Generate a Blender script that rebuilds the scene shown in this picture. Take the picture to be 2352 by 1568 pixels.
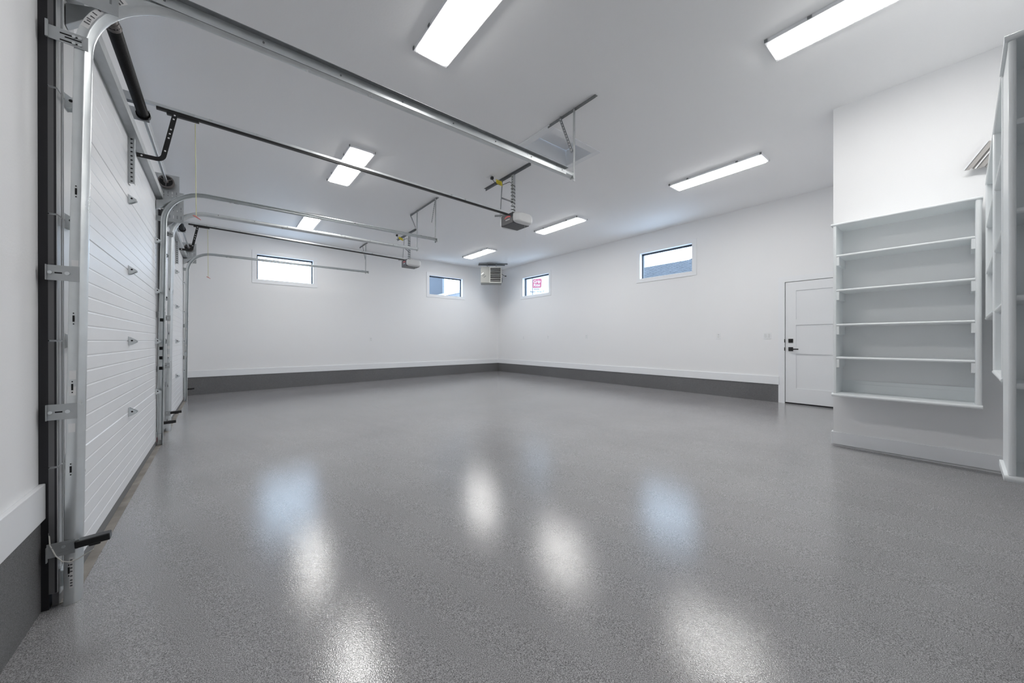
import bpy, math
import numpy as np
from mathutils import Vector, Matrix

for o in list(bpy.data.objects):
    bpy.data.objects.remove(o)
SC = bpy.context.scene
COL = SC.collection

# ------------------------------------------------------------------ camera
FPX, YAW, PITCH, ROLL = 831.897, 0.677181561, -0.00120608845, -0.000806483832
CZ = 1.06
_F = Vector((math.sin(YAW) * math.cos(PITCH), math.cos(YAW) * math.cos(PITCH), math.sin(PITCH)))
_r = Vector((math.cos(YAW), -math.sin(YAW), 0))
_u = _r.cross(_F)
_R = _r * math.cos(ROLL) + _u * math.sin(ROLL)
_U = _u * math.cos(ROLL) - _r * math.sin(ROLL)
cam_d = bpy.data.cameras.new('camera')
cam_d.sensor_width = 36.0
cam_d.sensor_fit = 'HORIZONTAL'
cam_d.lens = FPX / 2352 * 36.0
cam_d.clip_start = 0.02
cam = bpy.data.objects.new('camera', cam_d)
COL.objects.link(cam)
m = Matrix((_R, _U, -_F)).transposed().to_4x4()
m.translation = Vector((0, 0, CZ))
cam.matrix_world = m
SC.camera = cam

# ------------------------------------------------------------------ light of the place
LAMP = 32.0            # ceiling panels
SKY = 9.0             # overcast sky
world = bpy.data.worlds.new('sky')
SC.world = world
world.use_nodes = True
bg = world.node_tree.nodes['Background']
bg.inputs['Color'].default_value = (0.62, 0.78, 1.0, 1)
bg.inputs['Strength'].default_value = SKY
SC.view_settings.view_transform = 'Standard'
SC.view_settings.look = 'None'
SC.view_settings.gamma = 1.0
SC.view_settings.use_curve_mapping = False
SC.view_settings.exposure = 0.0
try:
    SC.cycles.use_denoising = True
    SC.cycles.max_bounces = 12
    SC.cycles.diffuse_bounces = 8
    SC.cycles.glossy_bounces = 5
    SC.cycles.transparent_max_bounces = 12
    SC.cycles.caustics_reflective = False
    SC.cycles.caustics_refractive = False
    SC.cycles.sample_clamp_indirect = 6.0
except Exception:
    pass

# ------------------------------------------------------------------ materials
def mat(name, col, rough=0.5, metal=0.0, spec=0.5, noise=None, bump=None, rnoise=None, emit=None):
    """noise=(scale, amount): brightness mottling; bump=(scale, strength); rnoise=(scale, amount)"""
    mm = bpy.data.materials.new(name)
    mm.use_nodes = True
    nt = mm.node_tree
    b = nt.nodes['Principled BSDF']
    b.inputs['Base Color'].default_value = (*col, 1)
    b.inputs['Roughness'].default_value = rough
    b.inputs['Metallic'].default_value = metal
    b.inputs['Specular IOR Level'].default_value = spec
    if emit:
        b.inputs['Emission Color'].default_value = (*emit[0], 1)
        b.inputs['Emission Strength'].default_value = emit[1]
    tc = None
    def coords():
        nonlocal tc
        if tc is None:
            tc = nt.nodes.new('ShaderNodeTexCoord')
        return tc.outputs['Object']
    def noise_tex(scale, detail=4):
        n = nt.nodes.new('ShaderNodeTexNoise')
        n.inputs['Scale'].default_value = scale
        n.inputs['Detail'].default_value = detail
        nt.links.new(coords(), n.inputs['Vector'])
        return n.outputs['Fac']
    if noise:
        mr = nt.nodes.new('ShaderNodeMapRange')
        mr.inputs['From Min'].default_value = 0.3
        mr.inputs['From Max'].default_value = 0.7
        mr.inputs['To Min'].default_value = 1 - noise[1]
        mr.inputs['To Max'].default_value = 1 + noise[1]
        nt.links.new(noise_tex(noise[0]), mr.inputs['Value'])
        mx = nt.nodes.new('ShaderNodeVectorMath')
        mx.operation = 'SCALE'
        mx.inputs[0].default_value = col
        nt.links.new(mr.outputs['Result'], mx.inputs['Scale'])
        nt.links.new(mx.outputs['Vector'], b.inputs['Base Color'])
    if rnoise:
        mr = nt.nodes.new('ShaderNodeMapRange')
        mr.inputs['From Min'].default_value = 0.3
        mr.inputs['From Max'].default_value = 0.7
        mr.inputs['To Min'].default_value = max(0.02, rough - rnoise[1])
        mr.inputs['To Max'].default_value = rough + rnoise[1]
        nt.links.new(noise_tex(rnoise[0], 2), mr.inputs['Value'])
        nt.links.new(mr.outputs['Result'], b.inputs['Roughness'])
    if bump:
        bp = nt.nodes.new('ShaderNodeBump')
        bp.inputs['Strength'].default_value = bump[1]
        bp.inputs['Distance'].default_value = 0.01
        nt.links.new(noise_tex(bump[0], 3), bp.inputs['Height'])
        nt.links.new(bp.outputs['Normal'], b.inputs['Normal'])
    return mm

M = {}
M['wall'] = mat('wall paint', (0.84, 0.845, 0.852), 0.62, spec=0.35, bump=(90, 0.05))
M['ceiling'] = mat('ceiling paint', (0.92, 0.922, 0.928), 0.55, spec=0.35, bump=(60, 0.05))
M['trim'] = mat('trim paint', (0.83, 0.845, 0.865), 0.38, bump=(25, 0.02))
M['shelf'] = mat('shelf paint', (0.80, 0.83, 0.84), 0.32, bump=(14, 0.03))
M['door'] = mat('door paint', (0.80, 0.815, 0.83), 0.4)
M['panel'] = mat('garage door steel paint', (0.78, 0.795, 0.815), 0.42, bump=(260, 0.08), noise=(2.5, 0.02))
M['stile'] = mat('grey end cap', (0.52, 0.535, 0.545), 0.42)
M['galv'] = mat('galvanised steel', (0.70, 0.73, 0.74), 0.32, metal=0.85, noise=(14, 0.04), rnoise=(9, 0.05))
M['galv_dull'] = mat('dull galvanised steel', (0.48, 0.50, 0.51), 0.44, metal=0.75, noise=(16, 0.05), rnoise=(9, 0.05))
M['iron'] = mat('zinc angle iron', (0.25, 0.26, 0.27), 0.5, metal=0.65, noise=(30, 0.10))
M['black'] = mat('black steel', (0.012, 0.012, 0.013), 0.35)
M['spring'] = mat('oiled black spring steel', (0.006, 0.006, 0.0065), 0.5, spec=0.15, bump=(60, 0.1))
M['rubber'] = mat('black rubber seal', (0.012, 0.012, 0.016), 0.5)
M['darkgap'] = mat('dark hole', (0.01, 0.01, 0.011), 0.8)
M['cast'] = mat('brown grey cast drum', (0.16, 0.145, 0.14), 0.5, metal=0.5)
M['edge'] = mat('dark grey edge cap', (0.13, 0.13, 0.135), 0.5)
M['sealgrey'] = mat('grey door bottom seal', (0.17, 0.17, 0.175), 0.6)
M['label'] = mat('white label', (0.82, 0.82, 0.82), 0.5)
M['print'] = mat('label print', (0.13, 0.13, 0.14), 0.6)
M['red'] = mat('red plastic', (0.62, 0.05, 0.05), 0.4)
M['maroon'] = mat('dark red tag', (0.16, 0.02, 0.035), 0.5)
M['pink'] = mat('faded red plastic', (0.62, 0.22, 0.21), 0.4)
M['yellow'] = mat('yellow plastic', (0.75, 0.62, 0.03), 0.5)
M['rope'] = mat('pale yellow rope', (0.66, 0.66, 0.38), 0.8)
M['plastic_white'] = mat('white plastic', (0.72, 0.73, 0.73), 0.35)
M['plastic_dark'] = mat('charcoal plastic', (0.045, 0.045, 0.05), 0.4)
M['plate'] = mat('white cover plate', (0.82, 0.83, 0.84), 0.3)
M['heater'] = mat('beige grey sheet metal', (0.26, 0.265, 0.25), 0.45, metal=0.15)
M['heater_side'] = mat('blue grey sheet metal', (0.20, 0.23, 0.26), 0.45, metal=0.15)
M['louvre'] = mat('pale louvre metal', (0.42, 0.42, 0.40), 0.4, metal=0.15)
M['frame_dark'] = mat('dark bronze window frame', (0.015, 0.022, 0.035), 0.4)
M['sill'] = mat('bare concrete', (0.27, 0.25, 0.225), 0.75, noise=(9, 0.22))
M['bounce_ground'] = mat('pale gravel', (0.78, 0.79, 0.80), 0.9, noise=(3, 0.1))
M['wire'] = mat('white wire', (0.78, 0.77, 0.73), 0.5)
M['shingle'] = mat('grey shingles', (0.044, 0.047, 0.054), 0.9, noise=(5, 0.3))
M['siding'] = mat('grey siding', (0.082, 0.088, 0.10), 0.8)
M['housewrap'] = mat('white house wrap', (0.36, 0.345, 0.34), 0.6)
M['wrapred'] = mat('house wrap red print', (0.24, 0.035, 0.065), 0.6)
M['wrapgrey'] = mat('house wrap grey print', (0.085, 0.075, 0.08), 0.6)
M['fascia'] = mat('pale fascia', (0.15, 0.155, 0.17), 0.6)
M['ribmetal'] = mat('grey ribbed metal', (0.33, 0.32, 0.31), 0.42, metal=0.4)
M['lamp'] = mat('lit diffuser', (0.9, 0.9, 0.9), 0.5, emit=((1.0, 0.985, 0.962), LAMP))

def glass_mat():
    mm = bpy.data.materials.new('window glass')
    mm.use_nodes = True
    nt = mm.node_tree
    nt.nodes.clear()
    out = nt.nodes.new('ShaderNodeOutputMaterial')
    mix = nt.nodes.new('ShaderNodeMixShader')
    tr = nt.nodes.new('ShaderNodeBsdfTransparent')
    tr.inputs['Color'].default_value = (0.93, 0.96, 0.97, 1)
    gl = nt.nodes.new('ShaderNodeBsdfGlossy')
    gl.inputs['Roughness'].default_value = 0.01
    fr = nt.nodes.new('ShaderNodeFresnel')
    fr.inputs['IOR'].default_value = 1.5
    geo = nt.nodes.new('ShaderNodeNewGeometry')     # reflect on the outer skin of the pane only
    inv = nt.nodes.new('ShaderNodeMath')
    inv.operation = 'SUBTRACT'
    inv.inputs[0].default_value = 1.0
    nt.links.new(geo.outputs['Backfacing'], inv.inputs[1])
    ml = nt.nodes.new('ShaderNodeMath')
    ml.operation = 'MULTIPLY'
    nt.links.new(fr.outputs[0], ml.inputs[0])
    nt.links.new(inv.outputs[0], ml.inputs[1])
    nt.links.new(ml.outputs[0], mix.inputs[0])
    nt.links.new(tr.outputs[0], mix.inputs[1])
    nt.links.new(gl.outputs[0], mix.inputs[2])
    nt.links.new(mix.outputs[0], out.inputs['Surface'])
    return mm
M['glass'] = glass_mat()

def epoxy(name, base, contrast, rough, bump_s, bump_scale=210):
    """quartz-filled epoxy: fine light and dark grains under a glossy, orange-peel clear coat"""
    mm = bpy.data.materials.new(name)
    mm.use_nodes = True
    nt = mm.node_tree
    b = nt.nodes['Principled BSDF']
    tc = nt.nodes.new('ShaderNodeTexCoord')
    def noise(scale, detail, rough_=0.5):
        n = nt.nodes.new('ShaderNodeTexNoise')
        n.inputs['Scale'].default_value = scale
        n.inputs['Detail'].default_value = detail
        n.inputs['Roughness'].default_value = rough_
        nt.links.new(tc.outputs['Object'], n.inputs['Vector'])
        return n.outputs['Fac']
    def ramp(src, a, bb, lo, hi):
        mr = nt.nodes.new('ShaderNodeMapRange')
        mr.inputs['From Min'].default_value = a
        mr.inputs['From Max'].default_value = bb
        mr.inputs['To Min'].default_value = lo
        mr.inputs['To Max'].default_value = hi
        nt.links.new(src, mr.inputs['Value'])
        return mr.outputs['Result']
    def mul(x, y):
        q = nt.nodes.new('ShaderNodeMath')
        q.operation = 'MULTIPLY'
        nt.links.new(x, q.inputs[0])
        nt.links.new(y, q.inputs[1])
        return q.outputs[0]
    grain = ramp(noise(300, 3, 0.75), 0.30, 0.70, 1 - contrast, 1 + contrast)
    fleck = ramp(noise(420, 1), 0.66, 0.75, 1.0, 1.0 + contrast * 1.6)
    blotch = ramp(noise(1.1, 4), 0.3, 0.7, 0.93, 1.07)
    v = mul(mul(grain, fleck), blotch)
    sc = nt.nodes.new('ShaderNodeVectorMath')
    sc.operation = 'SCALE'
    sc.inputs[0].default_value = base
    nt.links.new(v, sc.inputs['Scale'])
    nt.links.new(sc.outputs['Vector'], b.inputs['Base Color'])
    rr = ramp(noise(0.9, 3), 0.3, 0.7, rough - 0.02, rough + 0.03)
    nt.links.new(rr, b.inputs['Roughness'])
    b.inputs['Specular IOR Level'].default_value = 0.55
    bp = nt.nodes.new('ShaderNodeBump')
    bp.inputs['Strength'].default_value = bump_s
    bp.inputs['Distance'].default_value = 0.0009
    nt.links.new(noise(bump_scale, 1.5), bp.inputs['Height'])
    nt.links.new(bp.outputs['Normal'], b.inputs['Normal'])
    return mm
M['floor'] = epoxy('quartz epoxy floor', (0.290, 0.286, 0.291), 0.95, 0.09, 0.45, 240)
M['curb'] = epoxy('quartz epoxy curb', (0.135, 0.135, 0.138), 0.8, 0.5, 0.25)

# ------------------------------------------------------------------ mesh helpers
class MB:
    def __init__(s):
        s.v = []
        s.f = []
    def add(s, vs, fs):
        n = len(s.v)
        s.v += [tuple(p) for p in vs]
        s.f += [tuple(i + n for i in f) for f in fs]
        return s
    def box(s, x0, x1, y0, y1, z0, z1):
        x0, x1 = min(x0, x1), max(x0, x1)
        y0, y1 = min(y0, y1), max(y0, y1)
        z0, z1 = min(z0, z1), max(z0, z1)
        vs = [(x, y, z) for x in (x0, x1) for y in (y0, y1) for z in (z0, z1)]
        return s.add(vs, [(0, 1, 3, 2), (4, 6, 7, 5), (0, 4, 5, 1), (2, 3, 7, 6), (0, 2, 6, 4), (1, 5, 7, 3)])
    def obox(s, c, ax, ay, az, hx, hy, hz):
        """box with its own axes, half sizes"""
        c, ax, ay, az = Vector(c), Vector(ax).normalized(), Vector(ay).normalized(), Vector(az).normalized()
        vs = [c + ax * hx * i + ay * hy * j + az * hz * k for i in (-1, 1) for j in (-1, 1) for k in (-1, 1)]
        return s.add(vs, [(0, 1, 3, 2), (4, 6, 7, 5), (0, 4, 5, 1), (2, 3, 7, 6), (0, 2, 6, 4), (1, 5, 7, 3)])
    def bar(s, p0, p1, w, t, side):
        """flat bar from p0 to p1, width w along 'side', thickness t"""
        p0, p1 = Vector(p0), Vector(p1)
        d = (p1 - p0).normalized()
        sd = Vector(side)
        sd = (sd - d * sd.dot(d)).normalized()
        return s.obox((p0 + p1) / 2, d, sd, d.cross(sd), (p1 - p0).length / 2, w / 2, t / 2)
    def prism(s, loop, d):
        """closed 3-D loop pushed along d"""
        n = len(loop)
        d = Vector(d)
        vs = [Vector(p) for p in loop] + [Vector(p) + d for p in loop]
        fs = [tuple(range(n)), tuple(range(2 * n - 1, n - 1, -1))]
        fs += [(i, n + i, n + (i + 1) % n, (i + 1) % n) for i in range(n)]
        return s.add(vs, fs)
    def loft(s, rings, cap=True):
        n = len(rings[0])
        vs = [p for r in rings for p in r]
        fs = []
        for k in range(len(rings) - 1):
            for i in range(n):
                j = (i + 1) % n
                fs.append((k * n + i, k * n + j, (k + 1) * n + j, (k + 1) * n + i))
        if cap:
            fs.append(tuple(range(n))[::-1])
            fs.append(tuple(range((len(rings) - 1) * n, len(rings) * n)))
        return s.add(vs, fs)
    def tube(s, pts, r, seg=8):
        pts = [Vector(p) for p in pts]
        rings = []
        prev = None
        for i, p in enumerate(pts):
            t = (pts[min(i + 1, len(pts) - 1)] - pts[max(i - 1, 0)]).normalized()
            if prev is None:
                a = Vector((0, 0, 1)) if abs(t.z) < 0.9 else Vector((1, 0, 0))
            else:
                a = prev
            a = (a - t * a.dot(t)).normalized()
            prev = a
            b = t.cross(a)
            rr = r[i] if isinstance(r, (list, tuple)) else r
            rings.append([p + (a * math.cos(2 * math.pi * k / seg) + b * math.sin(2 * math.pi * k / seg)) * rr for k in range(seg)])
        return s.loft(rings)
    def cyl(s, p0, p1, r, seg=16):
        return s.tube([p0, p1], r, seg)
    def build(s, name, material, parent=None, bevel=0, smooth=False, bseg=2):
        me = bpy.data.meshes.new(name)
        off = Vector(parent_loc(parent)) if parent else Vector((0, 0, 0))
        me.from_pydata([tuple(Vector(p) - off) for p in s.v], [], s.f)
        import bmesh
        bm = bmesh.new()
        bm.from_mesh(me)
        bmesh.ops.recalc_face_normals(bm, faces=bm.faces)
        bm.to_mesh(me)
        bm.free()
        me.materials.append(material)
        o = bpy.data.objects.new(name, me)
        COL.objects.link(o)
        if parent:
            o.parent = parent
        if smooth:
            for p in me.polygons:
                p.use_smooth = True
            md = o.modifiers.new('split', 'EDGE_SPLIT')
            md.split_angle = math.radians(40)
        if bevel:
            md = o.modifiers.new('bevel', 'BEVEL')
            md.width = bevel
            md.segments = bseg
            md.limit_method = 'ANGLE'
            md.angle_limit = math.radians(40)
        return o

def parent_loc(o):
    v = Vector((0, 0, 0))
    while o is not None:
        v += o.location
        o = o.parent
    return v

def tag(o, label=None, cat=None, group=None, kind=None):
    if label:
        o['label'] = label
    if cat:
        o['category'] = cat
    if group:
        o['group'] = group
    if kind:
        o['kind'] = kind
    return o

def thing(name, loc, label, cat, group=None):
    o = bpy.data.objects.new(name, None)
    o.empty_display_size = 0.1
    COL.objects.link(o)
    o.location = loc
    return tag(o, label, cat, group, 'thing')

def setting(name, mb, material, label, bevel=0):
    return tag(mb.build(name, material, None, bevel), label, None, None, 'structure')

def setting_root(name, loc, label):
    o = bpy.data.objects.new(name, None)
    o.empty_display_size = 0.1
    COL.objects.link(o)
    o.location = loc
    return tag(o, label, None, None, 'structure')

def copy_tree(o, dz=None):
    r = o.copy()
    COL.objects.link(r)
    for ch in list(o.children):
        c = ch.copy()
        COL.objects.link(c)
        c.parent = r
        for g in list(ch.children):
            q = g.copy()
            COL.objects.link(q)
            q.parent = c
    return r

def arc(cx, cz, r, a0, a1, n):
    return [(cx + r * math.cos(a0 + (a1 - a0) * i / n), cz + r * math.sin(a0 + (a1 - a0) * i / n)) for i in range(n + 1)]

def sheet(poly, t):
    """thin closed loop around a 2-D polyline"""
    n = len(poly)
    off = []
    for i in range(n):
        p = Vector(poly[i])
        a = (Vector(poly[i]) - Vector(poly[max(i - 1, 0)]))
        c_ = (Vector(poly[min(i + 1, n - 1)]) - Vector(poly[i]))
        d = (a.normalized() if a.length else Vector((0, 0))) + (c_.normalized() if c_.length else Vector((0, 0)))
        d.normalize()
        off.append(p + Vector((-d.y, d.x)) * t)
    return [Vector(p) for p in poly] + off[::-1]

# ------------------------------------------------------------------ room measures
XL, XR, YF, ZC = -0.605, 7.49, 10.09, 3.485
XS, YS = 5.01, 0.85            # shelf wall and its corner
YB, XB, YBACK = -0.45, 2.805, -1.9
T = 0.16
def zf(x, y):
    return 0.01185 * (x - 7.489) + 0.0035 * (y - 1.985)
D1, D2 = (2.457, 5.60), (6.22, 9.25)          # garage door leaves along the left wall
DTOP = 2.70

# floor, sloping gently to the garage doors
b = MB()
x0, x1, y0, y1 = -0.80, XR + T, YBACK - T, YF + T
b.add([(x, y, zf(x, y) + dz) for dz in (0, -0.15) for x, y in ((x0, y0), (x1, y0), (x1, y1), (x0, y1))],
      [(0, 1, 2, 3), (7, 6, 5, 4), (0, 4, 5, 1), (1, 5, 6, 2), (2, 6, 7, 3), (3, 7, 4, 0)])
setting('floor', b, M['floor'], 'glossy grey speckled epoxy garage floor')

# ceiling with the attic hatch left open
HX0, HX1, HY0, HY1 = 2.955, 3.715, 2.985, 3.43
HG = 0.022
b = MB()
for (xa, xb, ya, yb) in ((XL - T, HX0 - HG, YBACK - T, YF + T), (HX1 + HG, XR + T, YBACK - T, YF + T), (HX0 - HG, HX1 + HG, YBACK - T, HY0 - HG), (HX0 - HG, HX1 + HG, HY1 + HG, YF + T)):
    b.box(xa, xb, ya, yb, ZC, ZC + 0.12)
setting('ceiling', b, M['ceiling'], 'flat white painted ceiling with light panels')

ZB = -0.25
# left wall: piers beside the garage doors and the header above them
b = MB()
b.box(XL - T, XL, YBACK - T, D1[0] + 0.006, ZB, ZC)
b.box(XL - T, XL, D1[1] + 0.04, D2[0] - 0.03, ZB, ZC)
b.box(XL - T, XL, D2[1] + 0.02, YF, ZB, ZC)
b.box(XL - T, XL, D1[0] + 0.006, D1[1] + 0.04, 2.62, ZC)
b.box(XL - T, XL, D2[0] - 0.03, D2[1] + 0.02, 2.62, ZC)
setting('wall_left', b, M['wall'], 'white wall around the two garage doors')

def holed(b, axis, w0, w1, a0, a1, z0, z1, holes):
    """wall slab normal to axis (x or y) between w0 and w1, from a0 to a1, with rectangular holes (a,b,z,z)"""
    cuts = sorted(holes)
    cur = a0
    def put(p, q, r, t):
        if q - p < 1e-4 or t - r < 1e-4:
            return
        if axis == 'x':
            b.box(w0, w1, p, q, r, t)
        else:
            b.box(p, q, w0, w1, r, t)
    for (p, q, r, t) in cuts:
        put(cur, p, z0, z1)
        put(p, q, z0, r)
        put(p, q, t, z1)
        cur = q
    put(cur, a1, z0, z1)
WH = (2.475, 3.055)                 # window opening heights
W1 = (0.640, 1.792)
W2 = (4.905, 6.065)
W3 = (7.580, 8.765)
W4 = (3.448, 4.632)
b = MB()
holed(b, 'y', YF, YF + T, XL - T, XR + T, ZB, ZC, [(*W1, *WH), (*W2, *WH)])
setting('wall_far', b, M['wall'], 'white far wall with two small high windows')
b = MB()
DY0, DY1 = 0.965, 1.893             # leaf of the man door
holed(b, 'x', XR, XR + T, YS - 0.1, YF, ZB, ZC, [(DY0 - 0.02, DY1 + 0.005, -0.2, 2.055), (*W4, *WH), (*W3, *WH)])
setting('wall_right', b, M['wall'], 'white wall with two high windows and a door')
b = MB()
b.box(XS, XS + T, YB - T, YS, ZB, ZC)
setting('wall_shelf', b, M['wall'], 'white projecting wall that carries the first shelf unit')
b = MB()
b.box(XS + T, XR + T, YS - T, YS, ZB, ZC)
setting('wall_return', b, M['wall'], 'white return wall behind the shelf wall corner')
b = MB()
b.box(XB, XS, YB - T, YB, ZB, ZC)
setting('wall_alcove', b, M['wall'], 'white wall behind the stepped shelf units')
b = MB()
b.box(XB, XB + T, YBACK - T, YB - T, ZB, ZC)
setting('wall_side', b, M['wall'], 'white wall behind the nearest shelf unit')
b = MB()
b.box(XL, XB, YBACK - T, YBACK, ZB, ZC)
setting('wall_back', b, M['wall'], 'white wall behind the camera')

# concrete curbs and white baseboards
CT, BT = 0.306, 0.445
def curb(n, x0, x1, y0, y1, label):
    setting(n, MB().box(x0, x1, y0, y1, ZB, CT), M['curb'], label, 0.004)
curb('trim_1', XL, XL + 0.006, YBACK, 2.492, 'grey speckled epoxy curb along the near left wall')
curb('trim_2', XL, XR, YF - 0.008, YF, 'grey speckled epoxy curb along the far wall')
curb('trim_3', XR - 0.008, XR, 1.987, YF - 0.008, 'grey speckled epoxy curb along the right wall')
def board(n, x0, x1, y0, y1, z0, z1, label):
    setting(n, MB().box(x0, x1, y0, y1, z0, z1), M['trim'], label, 0.003)
board('baseboard_left', XL, XL + 0.019, YBACK, 2.494, 0.300, 0.452, 'white baseboard on top of the near left curb')
board('baseboard_far', XL, XR, YF - 0.020, YF, CT, BT, 'white baseboard on top of the far curb')
board('baseboard_right', XR - 0.020, XR, 1.975, YF - 0.020, CT + 0.001, BT + 0.004, 'white baseboard on top of the right curb')
b = MB()
b.box(XS - 0.016, XS, YB, YS, -0.016, 0.112)
b.box(XS - 0.016, XR, YS + 0.0002, YS + 0.016, -0.016, 0.112)
setting('baseboard_shelf', b, M['trim'], 'white baseboard under the shelf wall with a dark gap below it', 0.003)

# bare concrete sill strips under the garage doors
for n, (ya, yb) in (('trim_4', (D1[0] + 0.03, D1[1] + 0.02)), ('trim_5', (D2[0], D2[1]))):
    b = MB()
    xa, xb = -0.72, -0.512
    b.add([(x, y, zf(x, y) + dz) for dz in (0.0025, -0.02) for x, y in ((xa, ya), (xb, ya), (xb, yb), (xa, yb))],
          [(0, 1, 2, 3), (7, 6, 5, 4), (0, 4, 5, 1), (1, 5, 6, 2), (2, 6, 7, 3), (3, 7, 4, 0)])
    setting(n, b, M['sill'], 'bare concrete sill strip under a garage door')

# black jamb seals beside the garage doors
def jamb(n, ya, yb, x1, zt, label):
    setting(n, MB().box(XL - 0.05, x1, ya, yb, ZB, zt), M['rubber'], label)
jamb('trim_6', D1[0] + 0.004, D1[0] + 0.075, -0.5775, ZC - 0.002, 'black jamb strip at the near edge of the first garage door')
jamb('trim_7', D1[1] - 0.05, D1[1] + 0.05, -0.5775, 2.68, 'black jamb strip at the far edge of the first garage door')
jamb('trim_8', D2[0] - 0.04, D2[0] + 0.05, -0.5775, 2.68, 'black jamb strip at the near edge of the second garage door')
jamb('trim_9', D2[1] - 0.05, D2[1] + 0.03, -0.5775, 2.68, 'black jamb strip at the far edge of the second garage door')

# ------------------------------------------------------------------ windows
def window(n, axis, wall, a0, a1, label, mullion=None):
    """axis 'y': in the far wall (opens towards +y); 'x': in the right wall"""
    z0, z1 = WH
    root = setting_root(n, (((a0 + a1) / 2, wall, z0) if axis == 'y' else (wall, (a0 + a1) / 2, z0)), label)
    def bx(mb, p, q, d0, d1, r, t):
        if axis == 'y':
            mb.box(p, q, wall + d0, wall + d1, r, t)
        else:
            mb.box(wall + d0, wall + d1, p, q, r, t)
    cw = 0.086
    top = MB(); bx(top, a0 - cw, a1 + cw, -0.014, -0.001, z1, z1 + cw); top.build('casing_board', M['trim'], root, 0.002)
    bot = MB(); bx(bot, a0 - cw, a1 + cw, -0.014, -0.001, z0 - cw, z0); bot.build('casing_board', M['trim'], root, 0.002)
    l = MB(); bx(l, a0 - cw, a0, -0.014, -0.001, z0, z1); l.build('casing_board', M['trim'], root, 0.002)
    r = MB(); bx(r, a1, a1 + cw, -0.014, -0.001, z0, z1); r.build('casing_board', M['trim'], root, 0.002)
    j = MB()
    t = 0.004
    for args in ((a0, a1, -0.012, 0.11, z0, z0 + t), (a0, a1, -0.012, 0.11, z1 - t, z1), (a0, a0 + t, -0.012, 0.11, z0 + t, z1 - t), (a1 - t, a1, -0.012, 0.11, z0 + t, z1 - t)):
        bx(j, *args)
    j.build('jamb_liner', M['trim'], root)
    fr = MB()
    w = 0.030
    p, q, r0, r1 = a0 + t, a1 - t, z0 + t, z1 - t
    for args in ((p, q, 0.085, 0.14, r0, r0 + w * 0.5), (p, q, 0.085, 0.14, r1 - w, r1), (p, p + w * 0.8, 0.085, 0.14, r0, r1), (q - w * 0.8, q, 0.085, 0.14, r0, r1)):
        bx(fr, *args)
    fr.build('sash_frame', M['frame_dark'], root)
    g = MB(); bx(g, p + 0.01, q - 0.01, 0.112, 0.116, r0 + 0.01, r1 - 0.01)
    g.build('pane', M['glass'], root)
    if mullion:
        mm = MB(); bx(mm, mullion - 0.008, mullion + 0.008, 0.10, 0.13, r0, r1)
        mm.build('mullion', M['frame_dark'], root)
    return root
window('window_1', 'y', YF, *W1, 'high window in the far wall, the one crossed by a door track')
window('window_2', 'y', YF, *W2, 'small high window in the far wall showing a blue grey neighbour wall')
window('window_3', 'x', XR, *W3, 'small high window beside the corner heater showing printed house wrap')
window('window_4', 'x', XR, *W4, 'high window in the right wall showing a shingled roof')

# ------------------------------------------------------------------ man door
root = setting_root('door_1', (XR, (DY0 + DY1) / 2, 0), 'white three panel door beside the projecting shelf wall')
XD = XR + 0.004
zb, zt = 0.022, 2.048
STILE = 0.150
P = [(0.265, 0.838), (0.905 - 0.0, 1.420 - 0.095), (1.420, 1.900)]
P = [(0.265, 0.838), (0.925, 1.325), (1.418, 1.900)]
b = MB()
rails = [(zb, P[0][0]), (P[0][1], P[1][0]), (P[1][1], P[2][0]), (P[2][1], zt)]
b.box(XD, XD + 0.04, DY0, DY0 + STILE, zb, zt)
b.box(XD, XD + 0.04, DY1 - STILE, DY1 - 0.004, zb, zt)
for r0, r1 in rails:
    b.box(XD, XD + 0.04, DY0 + STILE, DY1 - STILE, r0, r1)
b.build('door_frame', M['door'], root)
for r0, r1 in P:
    MB().box(XD + 0.012, XD + 0.03, DY0 + STILE - 0.005, DY1 - STILE + 0.005, r0 - 0.005, r1 + 0.005).build('door_panel', M['door'], root)
c = MB()
c.box(XR - 0.008, XR - 0.0005, DY1 + 0.004, DY1 + 0.094, -0.01, 2.15)
c.box(XR - 0.008, XR - 0.0005, DY0 - 0.09, DY1 + 0.004, 2.058, 2.15)
c.build('casing', M['trim'], root)
MB().box(XD + 0.01, XD + 0.05, DY0, DY1, -0.03, zb).build('door_sweep', M['rubber'], root)
MB().box(XD + 0.045, XD + 0.06, DY0 - 0.018, DY1 + 0.004, -0.03, 2.054).build('gap_shade_sheet', M['darkgap'], root)  # dark sheet behind the leaf, paints in the shade of its gaps
h = MB().box(XD - 0.012, XD, 1.782, 1.847, 1.028, 1.094).build('deadbolt', M['black'], root, 0.003)
MB().box(XD - 0.030, XD - 0.012, 1.808, 1.822, 1.045, 1.077).build('thumb_turn', M['black'], h, 0.002)
h = MB().box(XD - 0.012, XD, 1.782, 1.847, 0.888, 0.954).build('handle_rose', M['black'], root, 0.003)
q = MB()
q.cyl((XD - 0.012, 1.812, 0.921), (XD - 0.055, 1.812, 0.921), 0.010, 12)
q.box(XD - 0.062, XD - 0.048, 1.700, 1.824, 0.911, 0.931)
q.build('lever', M['black'], h, 0.002)
for z in (1.06, 0.921):
    MB().box(XR - 0.0095, XR - 0.004, DY1 - 0.003, DY1 + 0.010, z - 0.028, z + 0.028).build('strike_plate', M['black'], root)

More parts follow.
